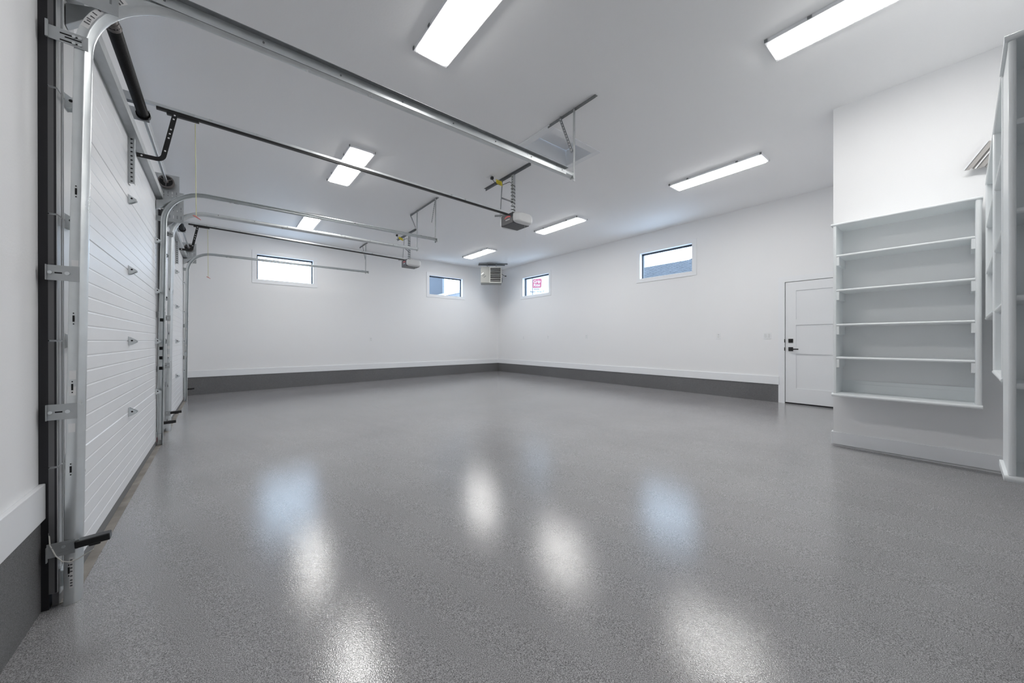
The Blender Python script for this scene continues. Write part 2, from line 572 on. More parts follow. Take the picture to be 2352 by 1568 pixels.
# ------------------------------------------------------------------ attic hatch
root = setting_root('trim_10', (3.32, 3.2, ZC), 'white framed attic hatch recessed in the ceiling')
fw = 0.085
MB().box(HX0 - fw, HX0, HY0 - fw, HY1 + fw, ZC - 0.014, ZC - 0.001).build('hatch_trim', M['trim'], root, 0.002)
MB().box(HX1, HX1 + fw, HY0 - fw, HY1 + fw, ZC - 0.014, ZC - 0.001).build('hatch_trim', M['trim'], root, 0.002)
MB().box(HX0, HX1, HY0 - fw, HY0, ZC - 0.014, ZC - 0.001).build('hatch_trim', M['trim'], root, 0.002)
MB().box(HX0, HX1, HY1, HY1 + fw, ZC - 0.014, ZC - 0.001).build('hatch_trim', M['trim'], root, 0.002)
b = MB()
b.box(HX0 - 0.02, HX0, HY0 - 0.02, HY1 + 0.02, ZC, ZC + 0.24)
b.box(HX1, HX1 + 0.02, HY0 - 0.02, HY1 + 0.02, ZC, ZC + 0.24)
b.box(HX0, HX1, HY0 - 0.02, HY0, ZC, ZC + 0.24)
b.box(HX0, HX1, HY1, HY1 + 0.02, ZC, ZC + 0.24)
b.build('hatch_shaft', M['trim'], root)
MB().box(HX0 + 0.004, HX1 - 0.004, HY0 + 0.004, HY1 - 0.004, ZC + 0.20, ZC + 0.22).build('hatch_lid', M['trim'], root)

# ------------------------------------------------------------------ ceiling lights
def make_light(loc, label):
    L, W = 1.235, 0.305
    x, y, z = loc
    r = thing('ceiling_light', loc, label, 'light', 'white framed ceiling light panels')
    d, fw = 0.030, 0.032
    b = MB()
    b.box(x - W / 2, x - W / 2 + fw, y - L / 2, y + L / 2, z - d, z - 0.001)
    b.box(x + W / 2 - fw, x + W / 2, y - L / 2, y + L / 2, z - d, z - 0.001)
    b.box(x - W / 2 + fw, x + W / 2 - fw, y - L / 2, y - L / 2 + fw, z - d, z - 0.001)
    b.box(x - W / 2 + fw, x + W / 2 - fw, y + L / 2 - fw, y + L / 2, z - d, z - 0.001)
    b.build('light_frame', M['trim'], r, 0.002)
    MB().box(x - W / 2 + fw, x + W / 2 - fw, y - L / 2 + fw, y + L / 2 - fw, z - d - 0.011, z - d + 0.004).build('diffuser', M['lamp'], r)
    MB().box(x - W / 2 + fw, x + W / 2 - fw, y - L / 2 + fw, y + L / 2 - fw, z - 0.008, z - 0.002).build('back_plate', M['trim'], r)
    for sx in (-1, 1):
        for sy in (-1, 1):
            cx, cy = x + sx * (W / 2 + 0.002), y + sy * (L / 2 - 0.010)
            MB().box(cx - 0.004, cx + 0.004, cy - 0.011, cy + 0.011, z - 0.026, z - 0.002).build('corner_clip', M['iron'], r)
    for sx in (-1, 1):
        for yy in (-0.33, 0.33):
            MB().box(x + sx * (W / 2 + 0.002) - 0.003, x + sx * (W / 2 + 0.002) + 0.003, y + yy - 0.014, y + yy + 0.014, z - 0.024, z - 0.006).build('side_clip', M['iron'], r)
    return r
lt = make_light((1.395, 2.225, ZC), 'big ceiling light panel cut off by the top edge, above the nearest door track')
LIGHTS = [(1.395, 5.34, 'ceiling light panel crossed by the first opener rail'),
          (1.400, 8.43, 'ceiling light panel nearest the far wall, partly hidden by the paired door tracks'),
          (3.575, 0.385, 'ceiling light panel cut off by the top edge, above the shelf wall side'),
          (5.565, 2.235, 'ceiling light panel in front of the right wall window with the roof view'),
          (5.530, 5.290, 'middle ceiling light panel of the row running towards the corner heater'),
          (5.555, 8.360, 'small looking ceiling light panel right in front of the corner heater')]
for x, y, lab in LIGHTS:
    c = copy_tree(lt)
    c.location = (x, y, ZC)
    c['label'] = lab

# ------------------------------------------------------------------ garage doors
SEAM = 0.5465
def garage_door(ya, yb, label, group):
    yc = (ya + yb) / 2
    r = thing('sectional_garage_door', (-0.56, yc, zf(-0.56, yc)), label, 'garage door', group)
    xi, xo = -0.553, -0.5765           # inner and outer skin
    zbot = -0.030
    xpos = xi
    for k in range(5):
        z0 = zbot + k * SEAM
        z1 = z0 + SEAM
        pts = [(xo, z0), (xi - 0.004, z0), (xi - 0.004, z0 + 0.0012), (xi, z0 + 0.005)]
        n = 7
        for i in range(1, n):
            zz = z0 + SEAM * i / n
            pts += [(xi, zz - 0.0060), (xi - 0.0017, zz - 0.0020), (xi - 0.0017, zz + 0.0020), (xi, zz + 0.0060)]
        pts += [(xi, z1 - 0.005), (xi - 0.004, z1 - 0.0012), (xi - 0.004, z1), (xo, z1)]
        loop = [Vector((x, ya + 0.01, z)) for x, z in pts]
        p = MB().prism(loop, (0, yb - ya - 0.02, 0)).build('door_section', M['panel'], r)
        for (s0, s1) in ((ya, ya + 0.235), (yb - 0.07, yb)):
            st = MB()
            st.box(xo - 0.0005, xi + 0.0015, s0, s1, z0 + 0.003, z1 - 0.003)
            st.box(xi + 0.0015, xi + 0.004, s0 + 0.052, s0 + 0.060, z0 + 0.003, z1 - 0.003)
            st.build('end_stile', M['stile'], p)
        MB().box(xo - 0.0004, xi - 0.0075, ya - 0.0008, ya + 0.004, z0 + 0.004, z1 - 0.004).build('edge_cap', M['edge'], p)
        MB().box(xi - 0.0075, xi - 0.0010, ya - 0.0008, ya + 0.004, z0 + 0.004, z1 - 0.004).build('edge_groove', M['rubber'], p)
    # hinges
    def hinge(y, z, x=xi, part='hinge', s=1.0):
        m_ = MB()
        m_.box(x, x + 0.003, y - 0.024, y + 0.024, z - 0.034 * s, z + 0.034 * s)
        for yy in (y - 0.022, y + 0.020):
            m_.prism([(x + 0.003, yy, z + 0.032 * s), (x + 0.003, yy, z - 0.033 * s), (x + 0.014, yy, z - 0.031 * s), (x + 0.046 * s, yy, z - 0.010 * s), (x + 0.046 * s, yy, z + 0.002 * s)], (0, 0.0025, 0))
        m_.cyl((x + 0.034 * s, y - 0.028, z - 0.006), (x + 0.034 * s, y + 0.028, z - 0.006), 0.006, 10)
        o = m_.build(part, M['galv'], r)
        MB().cyl((x + 0.020, y - 0.0235, z + 0.003), (x + 0.020, y - 0.0222, z + 0.003), 0.0065, 10).build('hinge_hole', M['darkgap'], o)
        return o
    for k in range(1, 5):
        hinge(yc, zbot + k * SEAM)
        for y, sgn in ((ya + 0.12, -1), (yb - 0.12, 1)):
            o = hinge(y, zbot + k * SEAM, part='roller_hinge')
            yt = (ya + 0.043) if sgn < 0 else (yb - 0.043)
            MB().cyl((xi + 0.036, y, zbot + k * SEAM - 0.008), (xi + 0.036, yt, zbot + k * SEAM - 0.008), 0.005, 8).build('roller_stem', M['galv'], o)
    # bottom seal and corner brackets
    MB().box(xo + 0.004, xi - 0.001, ya + 0.02, yb - 0.02, zf(-0.56, yc) - 0.002, zbot + 0.004).build('bottom_seal', M['sealgrey'], r)
    for y in (ya + 0.06, yb - 0.06):
        q_ = MB()
        q_.box(xi + 0.002, xi + 0.006, y - 0.05, y + 0.05, zbot - 0.01, zbot + 0.10)
        q_.box(xi + 0.006, xi + 0.040, y - 0.004, y, zbot + 0.0, zbot + 0.07)
        o = q_.build('corner_bracket', M['galv'], r)
        if y > yc:
            MB().box(xi + 0.006, xi + 0.008, y - 0.045, y + 0.0, zbot - 0.008, zbot + 0.04).build('warning_tag', M['maroon'], o)
    for y in (ya + 0.025, yb - 0.025):
        MB().cyl((-0.540, y, 2.60), (-0.540, y, zbot + 0.06), 0.0018, 6).build('lift_cable', M['galv_dull'], r)
    # strut along the top section
    zs = zbot + 5 * SEAM - 0.060
    st = MB()
    st.box(xi + 0.001, xi + 0.004, ya + 0.02, yb - 0.02, zs - 0.012, zs + 0.075)
    st.box(xi + 0.004, xi + 0.055, ya + 0.02, yb - 0.02, zs - 0.003, zs)
    st.box(xi + 0.004, xi + 0.055, ya + 0.02, yb - 0.02, zs + 0.060, zs + 0.063)
    st.box(xi + 0.052, xi + 0.055, ya + 0.02, yb - 0.02, zs, zs + 0.060)
    st.build('top_strut', M['galv_dull'], r)
    # slotted bracket that takes the opener arm
    z0, z1 = 2.275, zs - 0.015
    bk = MB()
    bk.box(xi + 0.001, xi + 0.004, yc - 0.022, yc + 0.05, z0, z1)
    bk.box(xi + 0.004, xi + 0.036, yc - 0.022, yc - 0.019, z0, z1)
    bk.box(xi + 0.033, xi + 0.036, yc - 0.019, yc + 0.012, z0, z1)
    o = bk.build('opener_bracket', M['galv_dull'], r)
    hm = MB()
    for i in range(11):
        z = z0 + 0.018 + i * (z1 - z0 - 0.03) / 10
        hm.box(xi + 0.014, xi + 0.026, yc - 0.0228, yc - 0.022, z - 0.005, z + 0.005)
    hm.build('bracket_hole', M['darkgap'], o)['kind'] = 'stuff'
    # top roller brackets, slanted
    for y, sgn in ((ya + 0.10, -1), (yb - 0.10, 1)):
        q_ = MB()
        q_.prism([(xi + 0.004, y, 2.50), (xi + 0.004, y, 2.60), (xi + 0.12, y, 2.64), (xi + 0.12, y, 2.615)], (0, 0.045, 0))
        q_.build('top_roller_bracket', M['galv_dull'], r, 0.002)
    return r
g1 = garage_door(*D1, 'white ribbed sectional garage door filling the near left side', 'white sectional garage doors')
g2 = garage_door(*D2, 'white ribbed sectional garage door further away, next to the far wall', 'white sectional garage doors')
# red and white warning sticker near the edge of the first door
MB().box(-0.5495, -0.5485, D1[0] + 0.275, D1[0] + 0.345, 0.575, 0.675).build('sticker', M['label'], g1)
MB().box(-0.5484, -0.5480, D1[0] + 0.280, D1[0] + 0.325, 0.62, 0.665).build('sticker', M['red'], g1)

# ------------------------------------------------------------------ tracks
def sweep(mb, prof, path, y0):
    """prof (a, b): a along the normal in the xz plane, b along y; path [(x, z)]"""
    rings = []
    for i, (x, z) in enumerate(path):
        xa, za = path[max(i - 1, 0)]
        xb, zb_ = path[min(i + 1, len(path) - 1)]
        t = Vector((xb - xa, zb_ - za)).normalized()
        nrm = Vector((t.y, -t.x))         # to the room side on the way up, downwards on the way back
        rings.append([Vector((x + nrm.x * a, y0 + b_, z + nrm.y * a)) for a, b_ in prof])
    mb.loft(rings)
    return mb
def track(y0, o, label, xb=-0.522, zh=2.75, xe=2.84, group='galvanised door tracks', big=False):
    """o = -1: web on the near side (outer side towards the camera), +1: web on the far side"""
    r = thing('door_track', (xb, y0, zf(xb, y0)), label, 'door track', group)
    w = 0.026
    inn = -o
    pl = [(-w + 0.006, inn * 0.040), (-w, inn * 0.036), (-w, inn * 0.006), (-w + 0.0015, inn * 0.0015), (-w + 0.006, 0.0)]
    pl += [(0.002, 0.0), (0.006, inn * 0.0012), (0.009, inn * 0.004), (0.0215, inn * 0.020), (0.024, inn * 0.0245), (0.0255, inn * 0.030)]
    pl += [(w, inn * 0.036), (w - 0.001, inn * 0.040), (w - 0.006, inn * 0.042)]
    prof = sheet(pl, 0.0018 * (1 if o < 0 else -1))
    R_ = 0.365
    xt, zt_ = xb + 0.034, zh - R_
    v = sweep(MB(), prof, [(xb, zf(xb, y0) + 0.002), (xb + 0.011, 0.8), (xb + 0.022, 1.6), (xt, zt_)], y0)
    vt = v.build('vertical_track', M['galv'], r, smooth=True)
    cpath = arc(xt + R_, zt_, R_, math.pi, math.pi / 2, 16)
    sweep(MB(), prof, cpath, y0).build('curved_track', M['galv'], r, smooth=True)
    ht = sweep(MB(), prof, [(xt + R_, zh), (1.2, zh + 0.004), (xe, zh + 0.010)], y0).build('horizontal_track', M['galv'], r, smooth=True)
    # stiffening angle along the horizontal run
    yo = y0 + o * 0.004
    x0 = xt + R_ - 0.22 if big else xt + R_ - 0.02
    if big:
        an = MB().box(x0, xe - 0.12, yo, yo + o * 0.003, zh - 0.016, zh + 0.036).build('stiffening_angle', M['galv'], r)
        MB().box(x0, xe - 0.12, yo, yo + o * 0.036, zh + 0.036, zh + 0.039).build('shaded_angle_leg', M['iron'], an)  # same angle; darker material paints in the shade of its underside
        MB().box(x0, xe - 0.12, yo + o * 0.0005, yo + o * 0.0035, zh - 0.018, zh - 0.016).build('angle_edge', M['iron'], an)
        yo += o * 0.003
    else:
        an, yo = ht, y0
    for i in range(8):
        x = x0 + 0.12 + i * 0.40
        if x < xe - 0.15:
            MB().cyl((x, yo, zh + 0.010), (x, yo + o * 0.004, zh + 0.010), 0.0055, 8).build('bolt', M['iron'], an)
    # end stop
    MB().box(xe - 0.012, xe + 0.004, y0 - 0.004, y0 + inn * 0.042, zh - 0.02, zh + 0.034).build('end_stop', M['galv_dull'], r)
    # jamb brackets
    ypl = y0 + o * 0.0015
    for (z0, z1) in ((1.323, 1.388), (0.722, 0.789)):
        q = MB()
        q.box(-0.577, xb + 0.0138 * (z0 + 0.09) + 0.006, ypl, ypl + o * 0.003, z0, z1)
        q.box(-0.5795, -0.5765, ypl, ypl + o * 0.014, z0, z1)
        bk = q.build('jamb_bracket', M['galv_dull'], r)
        MB().cyl((-0.520, ypl + o * 0.003, (z0 + z1) / 2), (-0.520, ypl + o * 0.008, (z0 + z1) / 2), 0.008, 8).build('bolt', M['galv'], bk)
        MB().cyl((-0.568, ypl + o * 0.003, (z0 + z1) / 2), (-0.568, ypl + o * 0.010, (z0 + z1) / 2), 0.007, 8).build('bolt', M['galv'], bk)
        MB().box(-0.556, -0.535, ypl + o * 0.003, ypl + o * 0.0037, (z0 + z1) / 2 - 0.003, (z0 + z1) / 2 + 0.003).build('slot', M['darkgap'], bk)
    # top flag bracket with slots
    q = MB()
    z0, z1 = zh - 0.363, zh - 0.303
    q.prism([(-0.572, ypl, z0 + 0.008), (xb + 0.052, ypl, z0), (xb + 0.052, ypl, z1), (-0.572, ypl, z1 + 0.004)], (0, o * 0.003, 0))
    q.box(-0.5795, -0.5715, ypl, ypl + o * 0.010, z0 + 0.008, z1 + 0.02)
    bk = q.build('flag_bracket', M['galv_dull'], r)
    for zz, xa, xb_ in ((z1 - 0.016, -0.540, -0.490), (z0 + 0.032, -0.526, -0.478), (z0 + 0.015, -0.540, -0.490)):
        MB().box(xa, xb_, ypl + o * 0.003, ypl + o * 0.0037, zz - 0.0028, zz + 0.0028).build('slot', M['darkgap'], bk)
    for xx, zz in ((-0.500, z1 - 0.016), (-0.482, z1 - 0.016), (-0.500, z0 + 0.015), (-0.482, z0 + 0.015)):
        MB().cyl((xx, ypl + o * 0.0035, zz), (xx, ypl + o * 0.009, zz), 0.006, 8).build('bolt', M['galv'], bk)
    # slots punched in the vertical web
    s_ = MB()
    for z in (0.06, 0.50, 0.86, 1.16, 1.72):
        zz = z
        xc = xb - 0.010 + 0.0138 * (zz + 0.09)
        s_.box(xc - 0.003, xc + 0.003, y0 + o * 0.0019, y0 + o * 0.0024, zz - 0.014, zz + 0.014)
        s_.box(xc - 0.002, xc + 0.002, y0 + o * 0.0019, y0 + o * 0.0024, zz - 0.026, zz - 0.021)
        s_.box(xc - 0.002, xc + 0.002, y0 + o * 0.0019, y0 + o * 0.0024, zz + 0.021, zz + 0.026)
    s_.build('web_slot', M['darkgap'], vt)['kind'] = 'stuff'
    return r, vt, zh
ZH = 2.75
Y1 = 2.447
t1, v1, _ = track(Y1, -1, 'tall galvanised door track in the near left, curving over at the top', -0.511, 2.713, 2.765, big=True)
t2, v2, _ = track(5.560, 1, 'galvanised door track on the far side of the first garage door')
t3, v3, _ = track(6.300, -1, 'galvanised door track on the near side of the second garage door')
t4, v4, _ = track(9.200, 1, 'galvanised door track nearest the far wall, passing over a window')
# paper labels and stickers on the nearest track
yl = Y1 - 0.0004
for z0, z1 in ((1.390, 1.417), (0.823, 0.862), (0.893, 0.932), (0.662, 0.700)):
    xc = -0.511 + 0.0138 * (z0 + 0.09)
    MB().box(xc - 0.019, xc + 0.001, yl - 0.0006, yl, z0, z1).build('paper_label', M['label'], t1)
MB().box(-0.518, -0.506, yl - 0.0006, yl, -0.02, 0.115).build('paper_label', M['label'], t1)
for i, z in enumerate((-0.012, 0.0, 0.012, 0.03, 0.05, 0.065, 0.08, 0.1)):
    MB().box(-0.5155, -0.5085, yl - 0.0011, yl - 0.0007, z, z + 0.006).build('label_print', M['print'], t1)
lp = MB()
xc_, zc_, R_ = -0.511 + 0.034 + 0.365, 2.713 - 0.365, 0.365
def bent(a0, a1, w0, w1, name, m_, yy, par):
    b = MB()
    for i in range(6):
        p, q = a0 + (a1 - a0) * i / 6, a0 + (a1 - a0) * (i + 1) / 6
        pts = [(xc_ + (R_ + w) * math.cos(a), yy, zc_ + (R_ + w) * math.sin(a)) for a, w in ((p, w0), (q, w0), (q, w1), (p, w1))]
        b.prism(pts, (0, -0.0005, 0))
    return b.build(name, m_, par)
lab = bent(math.radians(163), math.radians(128), -0.002, 0.022, 'paper_label', M['label'], yl, t1)
for k, a in enumerate((160, 158, 156.5, 154, 151, 147, 144, 140, 137, 133, 131)):
    bent(math.radians(a), math.radians(a - 0.8), 0.001 + 0.002 * (k % 3), 0.019 - 0.004 * (k % 2), 'label_print', M['print'], yl - 0.0008, lab)
# white squares on the other tracks
for v, y0, o, mt in ((t2, 5.560, 1, M['darkgap']), (t3, 6.300, -1, M['label']), (t4, 9.200, 1, M['label'])):
    for z0 in (1.28, 0.965, 0.86, 0.745):
        xc = -0.529 + 0.0138 * (z0 + 0.09)
        yy = y0 - 0.0035 if o > 0 else y0 - 0.0024
        MB().box(xc - 0.014, xc + 0.012, yy - 0.0006, yy, z0, z0 + 0.035).build('paper_label' if mt is M['label'] else 'dark_label', mt, v)

# ------------------------------------------------------------------ torsion springs with shaft, drums and end plates
def torsion(y0, y1, label):
    yc = (y0 + y1) / 2
    xa, za = -0.470, 2.832
    r = thing('torsion_spring', (XL, yc, za), label, 'door spring', 'torsion springs above the garage doors')
    MB().cyl((xa, y0 - 0.04, za), (xa, y1 + 0.04, za), 0.0125, 14).build('shaft', M['galv_dull'], r, smooth=True)
    # spring: close coils between y0+0.50 and the centre plate
    sp = MB()
    ya, yb = yc - 1.06, yc - 0.03
    n = 150
    pts, rad = [], []
    for i in range(n + 1):
        pts.append((xa, ya + (yb - ya) * i / n, za))
        rad.append(0.0335 if i % 2 else 0.0318)
    sp.tube(pts, rad, 18)
    sp.build('spring_coil', M['spring'], r, smooth=True)
    q = MB().cyl((xa, ya - 0.07, za), (xa, ya, za), [0.028, 0.036][0], 14)
    q.tube([(xa, ya - 0.02, za), (xa, ya + 0.03, za)], [0.030, 0.036], 14)
    q.build('winding_cone', M['cast'], r, smooth=True)
    for s in (-1, 1):
        MB().box(xa - 0.006 + s * 0.030, xa + 0.006 + s * 0.030, ya - 0.065, ya - 0.05, za + 0.01, za + 0.035).build('set_screw', M['iron'], r)
    q = MB().box(XL + 0.001, xa + 0.035, yc - 0.012, yc - 0.006, za - 0.05, za + 0.045)
    q.box(XL + 0.001, XL + 0.004, yc - 0.012, yc + 0.05, za - 0.08, za + 0.08)
    q.build('centre_plate', M['galv_dull'], r)
    MB().cyl((xa, yc - 0.03, za), (xa, yc + 0.006, za), 0.042, 16).build('stationary_cone', M['spring'], r)
    for ye, s in ((y0 + 0.005, -1), (y1 - 0.02, 1)):
        p = ye + s * 0.02
        pl = MB().box(XL + 0.055, -0.365, p, p + s * 0.003, 2.555, 2.935)
        pl.box(XL + 0.004, XL + 0.058, p, p + s * 0.003, 2.70, 2.935)
        pl.box(XL + 0.001, XL + 0.004, p, p + s * 0.06, 2.555, 2.935)
        plate = pl.build('end_plate', M['galv_dull'], r)
        holes, lit = MB(), MB()
        f = p - 0.0006
        for i in range(5):
            for z, hgt in ((2.735, 0.014), (2.70, 0.006), (2.62, 0.02)):
                x = -0.53 + i * 0.035
                (holes if (i + int(z * 100)) % 3 else lit).box(x - 0.0035, x + 0.0035, f - (0.003 if s < 0 else 0) , f + 0.0005 - (0.003 if s < 0 else 0), z - hgt, z + hgt)
        holes.build('plate_slot', M['iron'], plate)['kind'] = 'stuff'
        lit.build('plate_slot', M['label'], plate)['kind'] = 'stuff'  # white boxes paint in light showing through some slots
        d = MB()
        yd = ye - s * 0.03
        d.tube([(xa, yd - 0.024, za), (xa, yd - 0.020, za), (xa, yd - 0.018, za), (xa, yd + 0.018, za), (xa, yd + 0.020, za), (xa, yd + 0.024, za)],
               [0.068, 0.068, 0.060, 0.060, 0.068, 0.068], 26)
        dr = d.build('cable_drum', M['cast'], r, smooth=True)
        MB().tube([(xa, yd - 0.0262, za), (xa, yd - 0.0242, za)], 0.056, 24).build('drum_recess', M['darkgap'], dr)
        sk = MB()
        for k in range(3):
            a = 0.5 + k * 2 * math.pi / 3
            sk.bar((xa + 0.016 * math.cos(a), yd - 0.030, za + 0.016 * math.sin(a)), (xa + 0.054 * math.cos(a), yd - 0.028, za + 0.054 * math.sin(a)), 0.014, 0.006, (0, 1, 0))
        sk.cyl((xa, yd - 0.032, za), (xa, yd - 0.026, za), 0.022, 14)
        sk.build('drum_spoke', M['cast'], dr)
    return r
torsion(*D1, 'black torsion spring on its shaft above the near garage door')
torsion(*D2, 'black torsion spring on its shaft above the farther garage door')

# ------------------------------------------------------------------ openers
def perforated(mb_holes, p0, p1, side, n, size=0.006, off=0.003):
    p0, p1 = Vector(p0), Vector(p1)
    d = (p1 - p0).normalized()
    sd = Vector(side).normalized()
    nn = d.cross(sd)
    for i in range(n):
        c = p0 + (p1 - p0) * ((i + 0.5) / n)
        mb_holes.obox(c + nn * 0.0, d, sd, nn, size, size * 0.7, off)
def opener(yc, label, xm=3.16):
    r = thing('garage_door_opener', (xm + 0.17, yc, 2.70), label, 'door opener', 'garage door openers hanging from the ceiling')
    z_a, z_b = 2.945, 2.868
    ra = MB()
    ra.bar((-0.520, yc, z_a + 0.012), (xm + 0.02, yc, z_b + 0.012), 0.030, 0.024, (0, 1, 0))
    rail = ra.build('rail', M['galv'], r, 0.002)
    MB().bar((-0.40, yc, z_a - 0.012), (xm + 0.02, yc, z_b - 0.012), 0.026, 0.020, (0, 1, 0)).build('belt', M['black'], r)
    q = MB().box(XL + 0.002, -0.50, yc - 0.028, yc - 0.024, 2.925, 2.985)
    q.box(XL + 0.002, -0.50, yc + 0.024, yc + 0.028, 2.925, 2.985)
    q.box(XL + 0.001, XL + 0.004, yc - 0.028, yc + 0.028, 2.90, 3.01)
    q.build('header_bracket', M['galv_dull'], r)
    # trolley and bent arm
    MB().box(-0.340, -0.14, yc - 0.016, yc + 0.016, 2.902, 2.926).build('trolley', M['black'], r, 0.003)
    pl = [(-0.508, 2.528), (-0.400, 2.528)] + arc(-0.400, 2.558, 0.030, -math.pi / 2, -0.19, 6) + [(-0.302, 2.915)]
    arm = MB().prism([Vector((p.x, yc - 0.031, p.y)) for p in sheet(pl, -0.032)], (0, 0.005, 0))
    a = arm.build('door_arm', M['black'], r)
    for t in (0.12, 0.42, 0.52, 0.62, 0.86, 0.95):
        x, z = -0.355 + 0.069 * t, 2.545 + 0.37 * t
        MB().cyl((x, yc - 0.0318, z), (x, yc - 0.0308, z), 0.0065, 8).build('arm_hole', M['label'], a)
    MB().cyl((-0.48, yc - 0.0318, 2.512), (-0.48, yc - 0.0308, 2.512), 0.0065, 8).build('arm_hole', M['label'], a)
    # release cord with red handle
    MB().cyl((-0.165, yc, 2.89), (-0.160, yc, 2.115), 0.0028, 6).build('release_cord', M['rope'], r)
    MB().tube([(-0.182, yc, 2.118), (-0.165, yc, 2.112), (-0.130, yc, 2.088)], [0.003, 0.007, 0.003], 8).build('release_handle', M['pink'], r)
    # power head
    y0, y1, z0, z1 = yc - 0.140, yc + 0.130, 2.708, 2.855
    body = MB()
    loop = [(xm, y0, z0), (xm, y0, z1), (xm + 0.30, y0, z1 + 0.005), (xm + 0.33, y0, z1 - 0.03), (xm + 0.30, y0, z0)]
    body.prism(loop, (0, y1 - y0, 0))
    hb = body.build('motor_housing', M['plastic_dark'], r, 0.006)
    lg = MB()
    n = 8
    for i in range(n):
        ya, yb = y0 + 0.055 + 0.13 * i / n, y0 + 0.055 + 0.13 * (i + 1) / n
        f1, f2 = (i / n - 0.5), ((i + 1) / n - 0.5)
        za, zb_ = z0 + 0.098 - 0.05 * f1 * f1 * 4 * 0.3, z0 + 0.098 - 0.05 * f2 * f2 * 4 * 0.3
        lg.prism([(xm - 0.0008, ya, za), (xm - 0.0008, yb, zb_), (xm - 0.0008, yb, zb_ + 0.020), (xm - 0.0008, ya, za + 0.020)], (-0.0006, 0, 0))
    lg.build('red_badge', M['red'], hb)
    wd = MB()
    for i in range(7):
        ya = y0 + 0.070 + i * 0.014
        wd.box(xm - 0.0014, xm - 0.0008, ya, ya + 0.010, z0 + 0.058 - 0.002 * (i % 2), z0 + 0.070)
    wd.build('badge_lettering', M['label'], hb)
    for s, ye in ((-1, y0), (1, y1)):
        rings = []
        for k in range(7):
            a = k / 6
            d = s * 0.085 * math.sin(a * math.pi / 2)
            sh = math.cos(a * math.pi / 2) * 0.55 + 0.45
            xc, zc = xm + 0.165, (z0 + z1) / 2 + 0.002
            hx, hz = 0.165 * sh, 0.074 * (0.5 + 0.5 * sh)
            ring = []
            for j in range(20):
                an = 2 * math.pi * j / 20
                cx, sx = math.cos(an), math.sin(an)
                e = 0.45
                ring.append((xc + hx * math.copysign(abs(cx) ** e, cx), ye + d, zc + hz * math.copysign(abs(sx) ** e, sx)))
            rings.append(ring)
        cp = MB().loft(rings).build('light_lens', M['plastic_white'], r, smooth=True)
        for i in range(4):
            x = xm + 0.10 + 0.035 * i
            MB().box(x, x + 0.010, ye + s * 0.058, ye + s * 0.082, z0 + 0.026, z0 + 0.034).build('vent_slit', M['iron'], cp)
    # hanger straps and brace
    hx = 3.30
    sa = MB().bar((hx - 0.02, yc + 0.02, z1), (hx - 0.02, yc + 0.02, ZC - 0.03), 0.048, 0.003, (0, 1, 0)).bar((hx - 0.002, yc - 0.003, z1), (hx - 0.002, yc - 0.003, ZC - 0.03), 0.034, 0.003, (1, 0, 0)).build('hanger_strap', M['galv_dull'], r)
    hm = MB()
    for i in range(16):
        z = z1 + 0.03 + i * 0.036
        hm.box(hx - 0.0226, hx - 0.0215, yc + 0.014, yc + 0.026, z - 0.006, z + 0.006)
    hm.build('strap_hole', M['darkgap'], sa)['kind'] = 'stuff'
    sb = MB().bar((hx - 0.06, yc + 0.26, z_b + 0.03), (hx - 0.02, yc + 0.26, ZC - 0.03), 0.020, 0.003, (0, 1, 0)).build('hanger_strap', M['iron'], r)
    MB().bar((hx - 0.02, yc + 0.285, 3.205), (hx - 0.02, yc + 0.01, 3.06), 0.022, 0.003, (0, 0, 1)).build('brace', M['iron'], r)
    MB().bar((xm - 0.02, yc + 0.26, z_b + 0.03), (xm + 0.16, yc + 0.02, z_b + 0.02), 0.03, 0.003, (0, 0, 1)).build('saddle', M['iron'], r)
    # antenna wire
    MB().tube([(xm + 0.20, y0 - 0.02, z0 + 0.01), (xm + 0.20, y0 - 0.022, z0 - 0.08), (xm + 0.21, y0 - 0.018, z0 - 0.17)], 0.0012, 5).build('antenna_wire', M['wire'], r)
    # bar on the ceiling
    an = MB().box(hx - 0.035, hx + 0.003, yc - 0.36, yc + 0.72, ZC - 0.004, ZC - 0.001)
    an.box(hx - 0.004, hx, yc - 0.36, yc + 0.72, ZC - 0.034, ZC - 0.004)
    an.build('ceiling_angle', M['iron'], r)
    # cord wound round the strap
    pts = []
    N = 110
    for i in range(N + 1):
        t = i / N
        a = t * 2 * math.pi * 8.5
        pts.append((hx - 0.012 + 0.026 * math.cos(a), yc + 0.018 + 0.034 * math.sin(a), ZC - 0.16 - (ZC - 0.16 - z1 - 0.05) * t))
    pts = [(3.12, yc + 0.30, ZC - 0.03), (3.14, yc + 0.24, ZC - 0.12), (3.20, yc + 0.17, ZC - 0.15), (3.25, yc + 0.05, ZC - 0.13)] + pts + [(hx + 0.02, yc - 0.03, z1 + 0.03), (hx + 0.05, yc - 0.08, z1 + 0.01), (hx + 0.05, yc - 0.09, z1 - 0.01)]
    MB().tube(pts, 0.0042, 6).build('power_cord', M['black'], r, smooth=True)
    MB().box(3.10, 3.135, yc + 0.275, yc + 0.315, ZC - 0.045, ZC - 0.006).build('plug', M['black'], r, 0.004)
    tg = MB()
    for i in range(4):
        tg.obox((3.150 + 0.012 * i, yc + 0.215 - 0.02 * i, ZC - 0.10 - 0.012 * i), (0.55, -0.8, -0.2), (0.7, 0.6, 0), (0, 0.2, 1), 0.007, 0.030, 0.028)
    tg.build('yellow_tag', M['yellow'], r)
    return r
opener((D1[0] + D1[1]) / 2 + 0.02, 'garage door opener with a dark power head hanging in the middle of the picture')
opener((D2[0] + D2[1]) / 2 + 0.015, 'garage door opener further away, its power head in front of the far wall')
